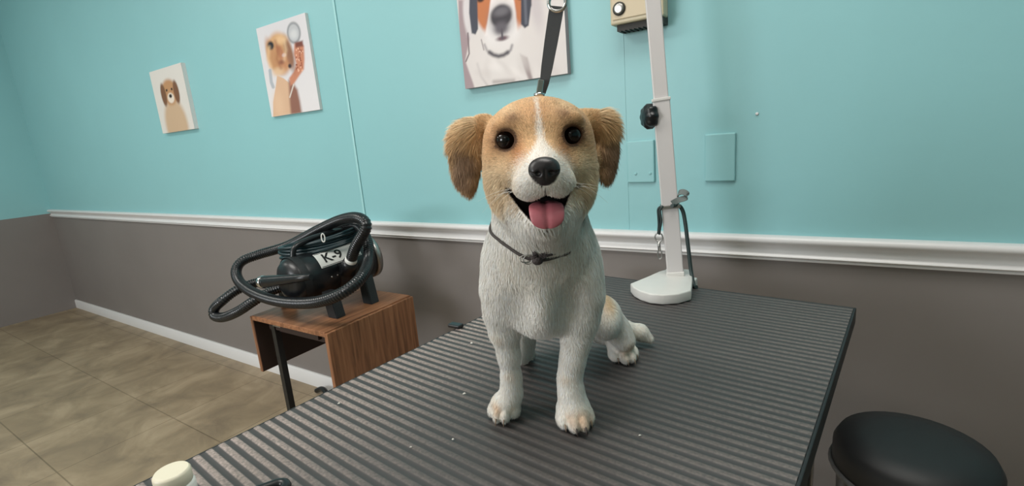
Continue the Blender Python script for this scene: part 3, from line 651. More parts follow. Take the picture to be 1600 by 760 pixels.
c = on_z(506, 618, 0); bm = bmesh.new()
tube(bm, smooth_path([(-.05, .0, .012), (-.01, .0, .030), (.03, -.01, .034), (.09, -.03, .022), (.20, -.06, .012), (.45, -.10, .012)], 8), .012, 10)
o = link('floor_cord', bm, M_BLACK); o.location = c; tag(o, 'black cord on the floor at the foot of the walnut stand', 'cord')
# black round bin beside the table
bc = Vector((.118, .83, 0)); t = empty('trash_bin', bc); tag(t, 'black round trash bin beside the right edge of the grooming table', 'bin')
bm = bmesh.new(); lathe(bm, [(.070, 0), (.075, .004), (.092, .58), (.094, .585)], 40); link('body', bm, M_BLACK, t)
bm = bmesh.new(); lathe(bm, [(.096, .565), (.098, .57), (.098, .60), (.091, .614), (.06, .622), (.02, .625)], 40); link('lid', bm, M_BLACKM, t)
bm = bmesh.new(); tube(bm, [(.099*math.cos(a), .099*math.sin(a), .568) for a in np.linspace(0, 2*PI, 41)[:-1]], .004, 8, closed=True); link('rim', bm, mat('grey_rim', (92, 92, 92), .4), t)
# black clip at the far left edge; caster of the table stand on the floor
p = on_z(711, 511, TZ); bm = bmesh.new(); box(bm, -.016, .012, -.008, .008, 0, .007, bev=.002); o = link('binder_clip', bm, M_BLACK); o.location = (p.x+.004, p.y, TZ-.0005); tag(o, 'small black clip at the far left edge of the mat', 'clip')
# tufts of clipped white fur on the mat
i = 0
M_TUFT = mat('white_fur_tuft', (232, 228, 220), .9)
for (u, v, r_) in ((737, 538, .0022), (726, 617, .0020), (530, 632, .0016), (708, 688, .0014), (1000, 682, .0012), (642, 700, .0012)):
    p = on_z(u, v, TZ); bm = bmesh.new()
    for k in range(9):
        a = random.random()*6.28; c_ = Vector((math.cos(a), math.sin(a), 0))*r_; s_ = Vector((random.uniform(-1, 1), random.uniform(-1, 1), .6))*r_*.4
        tube(bm, [s_-c_+Vector((0, 0, r_*.5)), s_+Vector((0, 0, r_)), s_+c_+Vector((0, 0, r_*.5))], [r_*.12, r_*.35, r_*.1], 5)
    o = link('fur_tuft', bm, M_TUFT); o.location = (p.x, p.y, TZ)
    lbt = {737: 'larger white fur tuft left of the dog, nearer the far edge', 726: 'white fur tuft on the mat left of the dog front paw', 530: 'white fur tuft at the left edge of the mat', 708: 'tiny fur tuft in front of the left paw', 1000: 'tiny fur tuft right of the front paws', 642: 'tiny fur tuft on the left half of the mat'}[u]
    tag(o, lbt, 'fur tuft', 'clipped fur tufts on the mat')
# ------------------------------------------------------------------ the dog (signed-distance sculpt -> one continuous body mesh)
# local frame: s = screen right (dog's left), f = towards the camera, z = up from the mat
H_ = .0021
LO = np.array([-.105, -.275, -.004]); HI = np.array([.215, .112, .412])
NS = np.ceil((HI-LO)/H_).astype(int)+1
gs, gf, gz = (LO[i]+H_*np.arange(NS[i]) for i in range(3))
class Sculpt:
    def __init__(s, lo, hi, h):
        s.lo, s.h = np.array(lo, float), h; n = np.ceil((np.array(hi)-s.lo)/h).astype(int)+1
        s.g = [(s.lo[i]+h*np.arange(n[i])).astype(np.float32) for i in range(3)]; s.d = np.full(tuple(n), .05, np.float32)
    def win(s, lo, hi, pad):
        sl = []
        for i in range(3):
            a = int(max(0, np.floor((lo[i]-pad-s.lo[i])/s.h))); b = int(min(len(s.g[i]), np.ceil((hi[i]+pad-s.lo[i])/s.h)+1)); sl.append(slice(a, max(a, b)))
        sl = tuple(sl); X = s.g[0][sl[0]][:, None, None]; Y = s.g[1][sl[1]][None, :, None]; Z = s.g[2][sl[2]][None, None, :]; return sl, X, Y, Z
    def comb(s, sl, d, k, op):
        a = s.d[sl]
        if op == 'u':
            h = np.clip(.5+.5*(a-d)/k, 0, 1); s.d[sl] = a*(1-h)+d*h-k*h*(1-h)
        else:   # subtract
            d = -d; h = np.clip(.5-.5*(a-d)/k, 0, 1); s.d[sl] = a*(1-h)+d*h+k*h*(1-h)
    def ell(s, c, r, k=.01, op='u', rot=None):
        R_ = max(r); sl, X, Y, Z = s.win([c[i]-R_ for i in range(3)], [c[i]+R_ for i in range(3)], k+.008)
        x, y, z = X-c[0], Y-c[1], Z-c[2]
        if rot is not None:
            M = np.array(rot); x, y, z = M[0][0]*x+M[0][1]*y+M[0][2]*z, M[1][0]*x+M[1][1]*y+M[1][2]*z, M[2][0]*x+M[2][1]*y+M[2][2]*z
        k0 = np.sqrt((x/r[0])**2+(y/r[1])**2+(z/r[2])**2); k1 = np.sqrt((x/r[0]**2)**2+(y/r[1]**2)**2+(z/r[2]**2)**2)+1e-9
        s.comb(sl, (k0*(k0-1)/k1).astype(np.float32), k, op)
    def cap(s, a, b, ra, rb, k=.01, op='u'):
        a, b = np.array(a, float), np.array(b, float); R_ = max(ra, rb)
        sl, X, Y, Z = s.win(np.minimum(a, b)-R_, np.maximum(a, b)+R_, k+.008); d = b-a; L = d.dot(d)
        t = np.clip(((X-a[0])*d[0]+(Y-a[1])*d[1]+(Z-a[2])*d[2])/L, 0, 1)
        q = np.sqrt((X-a[0]-d[0]*t)**2+(Y-a[1]-d[1]*t)**2+(Z-a[2]-d[2]*t)**2)-(ra+(rb-ra)*t)
        s.comb(sl, q.astype(np.float32), k, op)
    def chain(s, pts, k=.01):
        for p, q in zip(pts, pts[1:]): s.cap(p[0], q[0], p[1], q[1], k)
    def mesh(s):
        D = s.d; ins = D < 0; n = D.shape
        c = np.zeros(tuple(k-1 for k in n), np.uint8)
        for i in (0, 1):
            for j in (0, 1):
                for k in (0, 1): c += ins[i:n[0]-1+i, j:n[1]-1+j, k:n[2]-1+k]
        act = (c > 0) & (c < 8); A = np.argwhere(act); vid = np.full(act.shape, -1, np.int64); vid[act] = np.arange(len(A))
        acc = np.zeros((len(A), 3)); cnt = np.zeros(len(A))
        corners = [(i, j, k) for i in (0, 1) for j in (0, 1) for k in (0, 1)]
        for p in corners:
            for ax_ in range(3):
                if p[ax_]: continue
                q = list(p); q[ax_] = 1
                d0 = D[A[:, 0]+p[0], A[:, 1]+p[1], A[:, 2]+p[2]]; d1 = D[A[:, 0]+q[0], A[:, 1]+q[1], A[:, 2]+q[2]]
                m_ = (d0 < 0) != (d1 < 0); t = np.where(m_, d0/np.where(m_, d0-d1, 1), 0)
                P = np.array(p)[None]*np.ones((len(A), 1)); P[:, ax_] = t
                acc[m_] += P[m_]; cnt[m_] += 1
        V = s.lo+(A+acc/cnt[:, None])*s.h; Q = []
        for ax_ in range(3):
            o = [i for i in range(3) if i != ax_]
            sl0 = [slice(None)]*3; sl1 = [slice(None)]*3; sl0[ax_] = slice(0, n[ax_]-1); sl1[ax_] = slice(1, n[ax_])
            e0 = ins[tuple(sl0)]; e1 = ins[tuple(sl1)]; ch = np.argwhere(e0 != e1)
            ok = (ch[:, o[0]] > 0) & (ch[:, o[1]] > 0) & (ch[:, o[0]] < n[o[0]]-1) & (ch[:, o[1]] < n[o[1]]-1); ch = ch[ok]
            def g(d0, d1):
                q = ch.copy(); q[:, o[0]] -= d0; q[:, o[1]] -= d1; return vid[q[:, 0], q[:, 1], q[:, 2]]
            quad = np.stack([g(0, 0), g(1, 0), g(1, 1), g(0, 1)], -1)
            flip = e0[ch[:, 0], ch[:, 1], ch[:, 2]] ^ (ax_ == 1); quad[flip] = quad[flip][:, ::-1]; Q.append(quad)
        return V, np.concatenate(Q)
    def grad(s, V):
        return np.stack([(s.samp(V+e)-s.samp(V-e)) for e in np.eye(3)*s.h], -1)
    def samp(s, V):
        p = (V-s.lo)/s.h; i = np.clip(np.floor(p).astype(int), 0, np.array(s.d.shape)-2); t = p-i; r = 0
        for a in (0, 1):
            for b in (0, 1):
                for c in (0, 1):
                    w = (t[:, 0] if a else 1-t[:, 0])*(t[:, 1] if b else 1-t[:, 1])*(t[:, 2] if c else 1-t[:, 2]); r = r+w*s.d[i[:, 0]+a, i[:, 1]+b, i[:, 2]+c]
        return r

B = Sculpt(LO, HI, H_); CX = .0225
EYES = [np.array([-.0105, .0265, .3455]), np.array([.0545, .0265, .3450])]
# trunk, shoulders, haunches
B.cap((.018, -.070, .195), (.050, -.175, .100), .066, .050, .03)
B.ell((.018, -.062, .192), (.070, .062, .066), .02)
B.ell((.018, -.045, .160), (.055, .050, .050), .02)
B.ell((.014, -.022, .150), (.030, .028, .034), .02)          # breast
B.cap((.020, -.045, .290), (.019, -.048, .215), .052, .058, .02)   # neck
B.ell((-.026, -.052, .172), (.028, .036, .045), .015)        # shoulders
B.ell((.062, -.044, .165), (.029, .038, .048), .015)
B.ell(Lp(941, 495, -.155), (.026, .050, .030), .015)          # left thigh (screen right)
B.ell((-.018, -.160, .060), (.024, .050, .046), .02)
B.cap((.016, -.002, .215), (.013, -.004, .150), .010, .012, .016)   # breastbone ridge
for sg in (-1, 1): B.ell((.016+sg*.034, .012, .148), (.018, .020, .030), .018, 's')
# front legs: pixel centre, radius
def leg(rows, k=.014):
    pts = []
    for u, v, f, rp in rows: pts.append((Lp(u, v, f), Lr(rp, f)))
    B.chain(pts, k)
leg([(782, 455, -.048, 29), (784, 488, -.046, 25.5), (789, 520, -.044, 20.5), (795, 555, -.044, 15.5), (799, 590, -.042, 13.5), (799, 615, -.040, 15), (790, 636, -.034, 19)])
leg([(910, 465, -.034, 28), (906, 500, -.030, 25), (900, 535, -.026, 20), (894, 565, -.022, 17.0), (890, 592, -.020, 16), (893, 618, -.016, 18), (902, 645, -.008, 22)])
def paw(u, v, f0, ang, sc=1.0, spread=.0092):
    """u,v = pixel of the front of the paw on the mat"""
    c = Lp(u, v, f0); c = np.array([c[0], f0, 0.0]); fd = np.array([math.sin(ang), math.cos(ang), 0]); sd = np.array([math.cos(ang), -math.sin(ang), 0]); tips = []
    B.ell(c-fd*.026*sc+np.array([0, 0, .0135*sc]), (.0175*sc, .021*sc, .0145*sc), .008, rot=[sd, fd, (0, 0, 1)])
    for i, (a, fr) in enumerate(((-1.5, .019), (-.52, .0085), (.52, .0085), (1.5, .019))):
        q = c+sd*a*spread*sc-fd*(fr)*sc+np.array([0, 0, .0088*sc])
        B.ell(q, (.0066*sc, .0125*sc, .0090*sc), .0022, rot=[sd, fd, (0, 0, 1)]); tips.append((q+fd*.0125*sc, fd, sd))
    for i in range(3):   # clefts between the toes
        a = (-1, 0, 1)[i]*spread*sc; q = c+sd*a-fd*.009*sc
        B.cap(q+np.array([0, 0, .001]), q+fd*.006*sc+np.array([0, 0, .016*sc]), .0007, .0009, .0016, 's')
    return tips
tipsL = paw(783, 664, -.016, -.20, 1.05); tipsR = paw(907, 679, .015, .16, 1.16)
# hind foot seen right of the body, hind foot between the front legs
leg([(945, 496, -.165, 25), (962, 513, -.165, 19), (975, 532, -.160, 18)])
tipsH = paw(984, 563, -.150, .25, 1.15)
leg([(800, 512, -.18, 20), (815, 535, -.185, 13)]); tipsB = paw(817, 556, -.175, -.05, .9)
# head
B.ell((CX, -.012, .334), (.0590, .0560, .0520), .01)
B.ell((CX, .004, .349), (.050, .040, .032), .015)
for sg in (-1, 1):
    B.ell((CX+sg*.030, -.004, .304), (.0300, .036, .038), .015)
    B.ell((CX+sg*.024, .002, .281), (.0255, .034, .026), .015)
    B.ell((CX+sg*.0290, .0290, .3600), (.0150, .0110, .0085), .008)      # brow
    B.ell((CX+sg*.0135, .0600, .3020), (.0170, .0205, .0150), .006)      # flews
    B.ell((CX+sg*.0270, .0300, .3140), (.0150, .0160, .0160), .010)
B.cap((CX, .020, .330), (CX+.0005, .066, .3130), .0270, .0215, .010)     # muzzle
B.cap((CX, .010, .278), (CX, .052, .2715), .0270, .0170, .010)           # lower jaw
B.cap((CX, .020, .262), (CX, -.02, .235), .030, .045, .02)               # throat
# mouth wedge
sl, X, Y, Z = B.win((CX-.040, .012, .250), (CX+.040, .10, .305), .004)
def xa(x): return np.clip(np.abs(x-CX)/np.where(x < CX, .0365, .0310), 0, 1.3)
def zup(x): a = xa(x); return .2930-np.where(x < CX, .0078, .0056)*np.sin(PI*np.clip(a/.9, 0, 1))+.0040*np.clip(a-.55, 0, 1)/.45
def zlo(x): a = xa(x); return .2600+.0370*a**1.75
def wedge(X, Y, Z): return np.maximum(np.maximum(Z-zup(X), zlo(X)-Z)*.9, (.028-Y))
W = wedge(X, Y, Z)+0*X; W = np.broadcast_to(W, B.d[sl].shape).astype(np.float32); B.comb(sl, W, .0025, 's')
# eyelids
for E_ in EYES:
    sg = 1 if E_[0] > CX else -1
    ctr = E_+np.array([sg*.0002, .0052, 0])
    n_ = 18; ringp = [ctr+np.array([.0099*math.cos(a), -.0010-.0022*abs(math.cos(a))*(1), .0091*math.sin(a)]) for a in np.linspace(0, 2*PI, n_+1)]
    for p, q in zip(ringp, ringp[1:]): B.cap(p, q, .0020, .0020, .003)
    B.ell(E_+np.array([0, .006, 0]), (.0093, .0135, .0087), .0025, 's')
# ears: thin folded flaps
def rotz(a): return [(math.cos(a), 0, math.sin(a)), (0, 1, 0), (-math.sin(a), 0, math.cos(a))]
def ear(rows, k=.008):
    for u, v, f, rx, rz, th, a in rows:
        c = Lp(u, v, f); B.ell(c, (Lr(rx, f), th, Lr(rz, f)), k, rot=rotz(a))
ear([(748, 196, -.022, 24, 13, .0085, .35), (731, 212, -.020, 20, 20, .0080, 0), (727, 244, -.016, 24, 40, .0075, -.10), (730, 272, -.012, 16, 24, .0065, -.2), (735, 289, -.010, 7, 12, .005, -.1)])
ear([(916, 184, -.022, 22, 12, .0085, -.2), (938, 192, -.022, 20, 17, .0085, 0), (949, 220, -.018, 15, 36, .0075, .10), (947, 252, -.014, 13, 24, .0065, .15), (945, 273, -.012, 6, 10, .005, 0)])
# tail lying on the mat
B.chain([((.110, -.200, .035), .018), (Lp(975, 514, -.215), .0120), (Lp(1000, 520, -.215), .0115), (Lp(1015, 530, -.21), .0070)], .01)
# flat contact with the mat
sl, X, Y, Z = B.win(LO, HI, 0); B.d = np.maximum(B.d, (.0012-Z)+0*B.d)
V, Q = B.mesh()
# light smoothing
def smooth(V, Q, it=2, lam=.5):
    e = np.concatenate([Q[:, [0, 1]], Q[:, [1, 2]], Q[:, [2, 3]], Q[:, [3, 0]]]); 
    for _ in range(it):
        acc = np.zeros_like(V); cnt = np.zeros(len(V)); np.add.at(acc, e[:, 0], V[e[:, 1]]); np.add.at(cnt, e[:, 0], 1); np.add.at(acc, e[:, 1], V[e[:, 0]]); np.add.at(cnt, e[:, 1], 1)
        V = V*(1-lam)+lam*acc/cnt[:, None]
    return V
V = smooth(V, Q, 2)

def lin(c): return np.array(srgb(*c)[:3])
TAN, LTAN, WHT, CRM, BRN, DRK, PNK = (216, 176, 130), (219, 195, 160), (246, 240, 231), (224, 212, 192), (146, 104, 70), (30, 22, 20), (96, 52, 50)
def colour(P, mouth=True):
    x, y, z = P[:, 0], P[:, 1], P[:, 2]; n = len(P); c = np.tile(lin(WHT), (n, 1)); r1 = RNG.normal(0, 1, n)
    def mix(a, col): 
        nonlocal c; a = np.clip(a, 0, 1)[:, None]; c = c*(1-a)+lin(col)*a
    st = lambda a, b, v: S((v-a)/(b-a))
    jit = .0022*r1
    head = st(.268, .303, z+jit*2.2 + .010*st(.030, .045, np.abs(x-CX)) + .02*st(-.03, -.07, y))*st(-.15, -.12, y)
    mix(head, TAN)
    ax_ = np.abs(x-CX)
    mix(st(.338, .305, z)*head*.9, LTAN)                                   # paler cheeks
    mix(head*np.exp(-(((x-CX)/.020)**2+((z-.372)/.012)**2))*.35, (190, 128, 84))
    mix(head*np.exp(-(((ax_-.022)/.008)**2+((z-.333)/.014)**2))*.75*(y > 0), (190, 124, 72))   # orange stop
    mix(head*np.exp(-(((ax_-.025)/.0075)**2+((z-.3655)/.006)**2))*.75*(y > 0), (122, 86, 60))    # brow smudge
    mix(head*np.exp(-(((ax_-.030)/.010)**2+((z-.376)/.005)**2))*.6*(y > 0), (232, 200, 160))
    mix(head*np.exp(-((ax_-.046)/.012)**2-((z-.350)/.02)**2)*.4*(y > 0), (190, 130, 84))
    # blaze
    bw = .0010+.0022*st(.372, .350, z)+.012*st(.346, .322, z)
    bl_ = st(1, -1, (ax_+jit*.5-bw)/.0028)*(y > -.005)*st(.389, .382, z)*head; mix(bl_*.90, (240, 232, 222))
    mz = st(.012, -.004, np.hypot((x-CX)*.95, (z-.303)*1.0)-.0245+jit)*st(.026, .036, y); mix(mz, (243, 236, 227))
    # whisker dots
    for sg in (-1, 1):
        for dx, dz in ((.016, .300), (.022, .304), (.020, .296), (.026, .299), (.013, .306)): mix(np.exp(-(((x-CX-sg*dx)/.0009)**2+((z-dz)/.0009)**2))*.5*(y > .05), (120, 96, 80))
    # chin & throat white
    mix(st(.274, .262, z)*(y > -.09), WHT)
    # ears
    for pix, sg in (((728, 240), -1), ((950, 225), 1)):
        e_ = Lp(pix[0], pix[1], -.016); side = (x < -.0415) if sg < 0 else (x > .0880)
        d_ = np.hypot((x-e_[0])/.020, (z-e_[2])/.040); m_ = side*(z > .27)
        mix(m_*.9, (212, 172, 124)); 
        cx_ = e_[0]+sg*.002*1.0
        mix(m_*.72*st(1.15, .45, np.hypot((x-cx_)/.017, (z-(e_[2]-.012))/.028)+r1*.08)*1.15, (124, 97, 80))
        mix(m_*st(.318, .300, z)*.40, (142, 108, 82)); mix(m_*st(.352, .366, z+jit)*.6, (230, 202, 162))
    # body patches: tan back, thigh top, leg freckles, toe tints
    mix(st(-.062, -.088, y+jit*2)*st(.105, .135, z+jit*2)*.9, (206, 168, 122))
    mix(np.exp(-((x-.112)**2+(z-.105)**2)/.011**2)*(y < -.1)*.8, (206, 170, 120))
    mix(np.exp(-(((x-.165)/.02)**2+((y+.21)/.02)**2+((z-.02)/.02)**2))*.25, (214, 186, 146))
    for (u, v, f, rr, a) in ((779, 522, -.04, .007, .35), (797, 582, -.04, .006, .3), (884, 585, -.02, .006, .35), (776, 641, -.02, .0065, .75), (800, 640, -.02, .005, .35), (890, 648, .0, .007, .5), (908, 652, .005, .0095, .75), (920, 655, .0, .007, .4), (986, 545, -.15, .010, .6), (975, 552, -.15, .007, .4), (818, 545, -.175, .014, .75)):
        p = Lp(u, v, f); mix(np.exp(-((x-p[0])**2+(z-p[2])**2)/rr**2-((y-f)/.03)**2)*a, (206, 166, 124))
    mix(np.exp(-((z-.205)/.03)**2)*st(-.02, 0, y)*.25, CRM)
    if mouth:
        wd = wedge(x, y, z); m_ = (y > .018)
        mix(st(.0022, .0008, wd)*m_, (34, 26, 26)); mix(st(-.001, -.004, wd)*m_, (88, 44, 44))
        # dark corners of the lips
        for sg in (-1, 1): mix(np.exp(-(((ax_-.0350)/.0035)**2+((z-.2955)/.0022)**2))*(y > .01)*.9, (40, 30, 28))
        mix(st(1.08, .95, np.hypot((x-CX)/.0125, (z-.3150)/.0125))*(y > .068), (24, 20, 20))
        mix(np.exp(-((ax_/.0011)**2))*st(.302, .300, z)*(y > .06)*.85, (60, 48, 46))
        for E_ in EYES:
            d_ = np.sqrt(((x-E_[0])/1.04)**2+(z-E_[2])**2); m_ = y > .015; mix(st(.0125, .0108, d_)*m_*.94, (40, 28, 24)); mix(st(.0175, .0120, d_)*m_*.30, (120, 80, 54))
    return c
colV = colour(V)
def dog_pt(P): return P[:, :1]*Sv+P[:, 1:2]*Fv+P[:, 2:]*np.array([0, 0, 1.])
W3 = dog_pt(V); me = bpy.data.meshes.new('dog'); me.from_pydata(W3.tolist(), [], Q.tolist())
a = me.color_attributes.new('col', 'FLOAT_COLOR', 'POINT'); a.data.foreach_set('color', np.concatenate([colV, np.ones((len(V), 1))], 1).ravel())
M_SKIN = attr_mat('dog_skin', .75, .25); M_FUR = attr_mat('dog_fur', .65, .25, .15)
dog = link('dog', me, M_SKIN, smooth=True); dog.location = Vector(O)+Vector((0, 0, .0002))
tag(dog, 'small tan and white puppy sitting on the grooming table with open mouth', 'dog')

# fur coat: tapered ribbons lying along the body
def fur(count, seed):
    rg = np.random.default_rng(seed)
    P0, P1, P2, P3 = (V[Q[:, i]] for i in range(4)); cr = np.cross(P2-P0, P3-P1); ar = np.linalg.norm(cr, axis=1)
    cen = (P0+P1+P2+P3)/4
    nrm = B.grad(cen); nrm /= np.linalg.norm(nrm, axis=1)[:, None]+1e-9
    dens = ar*(1+1.5*(cen[:, 2] > .25))*(cen[:, 2] > .003)*np.where(nrm[:, 1] < -.3, .45, 1)
    dens *= np.where((wedge(cen[:, 0], cen[:, 1], cen[:, 2]) < .0022) & (cen[:, 1] > .02), 0, 1)
    nose_d = np.sqrt(((cen[:, 0]-CX)/.0150)**2+((cen[:, 1]-.084)/.012)**2+((cen[:, 2]-.316)/.0135)**2); dens *= nose_d > 1.0
    for E_ in EYES: dens *= (np.hypot(cen[:, 0]-E_[0], cen[:, 2]-E_[2]) > .0112) | (cen[:, 1] < .01)
    pick = rg.choice(len(Q), count, p=dens/dens.sum()); u = rg.random((count, 1)); v = rg.random((count, 1))
    R0 = (P0[pick]*(1-u)+P1[pick]*u)*(1-v)+(P3[pick]*(1-u)+P2[pick]*u)*v; N = nrm[pick]
    x, y, z = R0[:, 0], R0[:, 1], R0[:, 2]
    head = S((z-.258)/.02); earm = ((x < -.043) | (x > .090))*(z > .27)
    nose = np.array([CX, .095, .318]); dh = R0-nose; dh[:, 2] *= 1.0; dh /= np.linalg.norm(dh, axis=1)[:, None]
    dh = dh + np.array([0, 0, -.45])*(z < .31)[:, None]
    db = np.stack([(x-.018)*1.2, -.15+0*x, -1+0*x], -1)
    low = (z < .02); db[low] = np.stack([(x[low]*0), .8+0*x[low], -.5+0*x[low]], -1)
    de = np.stack([np.sign(x-CX)*(.25+1.3*S((z-.335)/.03)), -.1+0*x, -1.0+1.3*S((z-.345)/.03)], -1)
    D_ = db*(1-head)[:, None]+dh*head[:, None]; D_ = np.where(earm[:, None], de, D_)
    D_ += rg.normal(0, .16, D_.shape)
    # clump direction: low frequency swirl
    ph = R0*np.array([140, 140, 110]); D_ += .22*np.stack([np.sin(ph[:, 1]+ph[:, 2]*1.3), np.sin(ph[:, 0]*1.1+ph[:, 2]), np.sin(ph[:, 0]+ph[:, 1]*.7)], -1)*(~(z > .30) | earm)[:, None]
    D_ -= N*np.sum(D_*N, 1)[:, None]; D_ /= np.linalg.norm(D_, axis=1)[:, None]+1e-6
    Ln = .0085*(1-head)+.0062*head
    Ln = np.where((z < .11), .0050, Ln); Ln = np.where(z < .03, .0038, Ln)
    Ln = np.where((y > .03) & (z > .28), .0028+.0008*(z > .33), Ln)
    Ln = np.where((np.abs(x-CX) > .040) & (z > .262) & (z < .315) & (y > -.05), .0105, Ln)         # cheek fringe
    Ln = np.where((z > .215) & (z < .265) & (y > -.08), .0105, Ln)
    Ln = np.where(earm, .0105, Ln); Ln = np.where(earm & (z > .345), .0135, Ln)
    Ln = Ln*rg.uniform(.65, 1.2, count)
    lift = np.where(earm & (z > .34), .55, .20); lift = np.where(head*(y > .0) > .5, .22, lift); lift = lift*rg.uniform(.5, 1.4, count)
    k = 4; ts = np.linspace(0, 1, k); wd = np.where(earm, .00030, .00026)*np.where((y > .03) & (z > .28), .8, 1)
    Bn = np.cross(D_, N)
    pts = [R0 - N*.0001 + D_*(Ln*t)[:, None] + N*(.00035*min(1, 3*t)+Ln*lift*(t-.35*t*t))[:, None] + np.array([0, 0, -.18])*(Ln*t*t)[:, None] for t in ts]
    VV = np.empty((count, 2*k-1, 3)); 
    for i, t in enumerate(ts[:-1]):
        w = (wd*(1-t**1.5*.75))[:, None]; VV[:, 2*i] = pts[i]-Bn*w; VV[:, 2*i+1] = pts[i]+Bn*w
    VV[:, -1] = pts[-1]; VV[:, :, 2] = np.maximum(VV[:, :, 2], .0006)
    sw = np.sin(x*210+z*90)*np.sin(z*170-x*60+y*120); base = colour(R0, True)*np.exp(rg.normal(0, .13, (count, 1))*(1+.15*head[:, None])+.05*sw[:, None]); CC = np.repeat(base[:, None], 2*k-1, 1)
    CC = np.clip(CC, 0, .9)
    nv = 2*k-1; off = (np.arange(count)*nv)[:, None]
    quads = np.concatenate([off+np.array([[2*i+2, 2*i+3, 2*i+1, 2*i]]) for i in range(k-2)], 0); tris = off+np.array([[2*k-2, 2*k-3, 2*k-4]])
    VW = dog_pt(VV.reshape(-1, 3)); me = bpy.data.meshes.new('fur_coat'); nq, nt_ = len(quads), len(tris)
    me.vertices.add(len(VW)); me.vertices.foreach_set('co', VW.ravel().astype(np.float32))
    me.loops.add(nq*4+nt_*3); me.loops.foreach_set('vertex_index', np.concatenate([quads.ravel(), tris.ravel()]).astype(np.int32))
    me.polygons.add(nq+nt_); me.polygons.foreach_set('loop_start', np.concatenate([np.arange(nq)*4, nq*4+np.arange(nt_)*3]).astype(np.int32))
    me.update(calc_edges=True); me.validate()
    a = me.color_attributes.new('col', 'FLOAT_COLOR', 'POINT'); a.data.foreach_set('color', np.concatenate([CC.reshape(-1, 3), np.ones((count*nv, 1))], 1).astype(np.float32).ravel())
    NN = N+rg.normal(0, 1, N.shape)*(.10+.04*head)[:, None]; NN /= np.linalg.norm(NN, axis=1)[:, None]
    NW = dog_pt(np.repeat(NN[:, None], nv, 1).reshape(-1, 3)); me.polygons.foreach_set('use_smooth', np.ones(nq+nt_, bool))
    me.normals_split_custom_set_from_vertices(NW.astype(np.float32).tolist())
    return me
coat = link('fur_coat', fur(230000, 5), M_FUR, dog); tag(coat, kind='stuff')

# nose
Ns = Sculpt((CX-.02, .060, .296), (CX+.02, .100, .336), .0006)
nc = np.array([CX+.0003, .0800, .3165])
Ns.ell(nc+(0, 0, .0030), (.0140, .0098, .0092), .004); Ns.ell(nc+(0, .0005, -.0050), (.0108, .0092, .0100), .005)
for sg in (-1, 1):
    Ns.ell(nc+(sg*.0085, .002, -.0005), (.0058, .0072, .0062), .003)
for sg in (-1, 1):
    Ns.ell(nc+(sg*.0062, .0100, -.0022), (.0028, .0036, .0024), .0015, 's'); Ns.cap(nc+(sg*.0085, .0090, -.0030), nc+(sg*.0135, .0055, -.0005), .0014, .0007, .001, 's')
Ns.cap(nc+(0, .0105, .001), nc+(0, .0095, -.010), .0006, .0008, .0012, 's')
NV, NQ = Ns.mesh(); NV = smooth(NV, NQ, 2); me = bpy.data.meshes.new('nose'); me.from_pydata(dog_pt(NV).tolist(), [], NQ.tolist())
tag(link('nose', me, mat('wet_black_nose', (34, 31, 33), .36, bump=(1400, .35, .0003)), dog, smooth=True), 'black leathery nose')
# eyes
M_EYE = bpy.data.materials.new('dark_brown_eye'); M_EYE.use_nodes = True; nt = M_EYE.node_tree; b = nt.nodes['Principled BSDF']
tc = nt.nodes.new('ShaderNodeTexCoord'); vl = nt.nodes.new('ShaderNodeVectorMath'); vl.operation = 'LENGTH'
mp = nt.nodes.new('ShaderNodeMapping'); mp.inputs['Scale'].default_value = (1, 1, 0); nt.links.new(tc.outputs['Object'], mp.inputs[0]); nt.links.new(mp.outputs[0], vl.inputs[0])
r = nt.nodes.new('ShaderNodeValToRGB'); e = r.color_ramp.elements; e[0].position = .0042; e[0].color = srgb(8, 7, 8); e[1].position = .0058; e[1].color = srgb(44, 28, 20)
k = e.new(.0085); k.color = srgb(36, 23, 17); k = e.new(.0098); k.color = srgb(14, 11, 11)
nt.links.new(vl.outputs['Value'], r.inputs[0]); nt.links.new(r.outputs[0], b.inputs['Base Color']); b.inputs['Roughness'].default_value = .06; b.inputs['Specular IOR Level'].default_value = .4
for E_ in EYES:
    bm = bmesh.new(); bmesh.ops.create_uvsphere(bm, u_segments=40, v_segments=28, radius=.0114)
    for v_ in bm.verts:
        if v_.co.z > .0083: v_.co.z += (v_.co.z-.0083)*.25
    o = link('eye', bm, M_EYE, dog, smooth=True); w = dog_pt(E_[None]-np.array([[0, .0018, 0]]))[0]
    sg = 1 if E_[0] > CX else -1
    o.matrix_local = axis_matrix(w, Vector(Fv)+Vector(Sv)*.06*sg+Vector((0, 0, .03)))
# tongue
bm = bmesh.new(); rows = []
path_t = [(.030, .2800, .0130), (.046, .2800, .0155), (.058, .2815, .0163), (.067, .2805, .0168), (.0735, .2770, .0168), (.0765, .2720, .0162), (.0772, .2675, .0148), (.0765, .2640, .0118), (.0750, .2618, .0065)]
nt_ = 14
for i, (f, z, w) in enumerate(path_t):
    a, b_ = path_t[max(0, i-1)], path_t[min(len(path_t)-1, i+1)]; t = Vector((b_[0]-a[0], b_[1]-a[1])).normalized(); nrm = Vector((-t.y, t.x)); ring = []
    for k in range(2*nt_):
        th = 2*PI*k/(2*nt_); cx_ = math.cos(th); h = math.sin(th)*.0030
        if h > 0: h -= .0018*math.exp(-(cx_/.16)**2)
        ring.append(bm.verts.new(Vector(dog_pt(np.array([[CX+.0005+cx_*w, f+nrm.x*h, z+nrm.y*h]]))[0])))
    if rows:
        for k in range(2*nt_): bm.faces.new((rows[-1][k], rows[-1][(k+1) % (2*nt_)], ring[(k+1) % (2*nt_)], ring[k]))
    rows.append(ring)
bm.faces.new(rows[0]); bm.faces.new(list(reversed(rows[-1]))); bmesh.ops.recalc_face_normals(bm, faces=bm.faces)
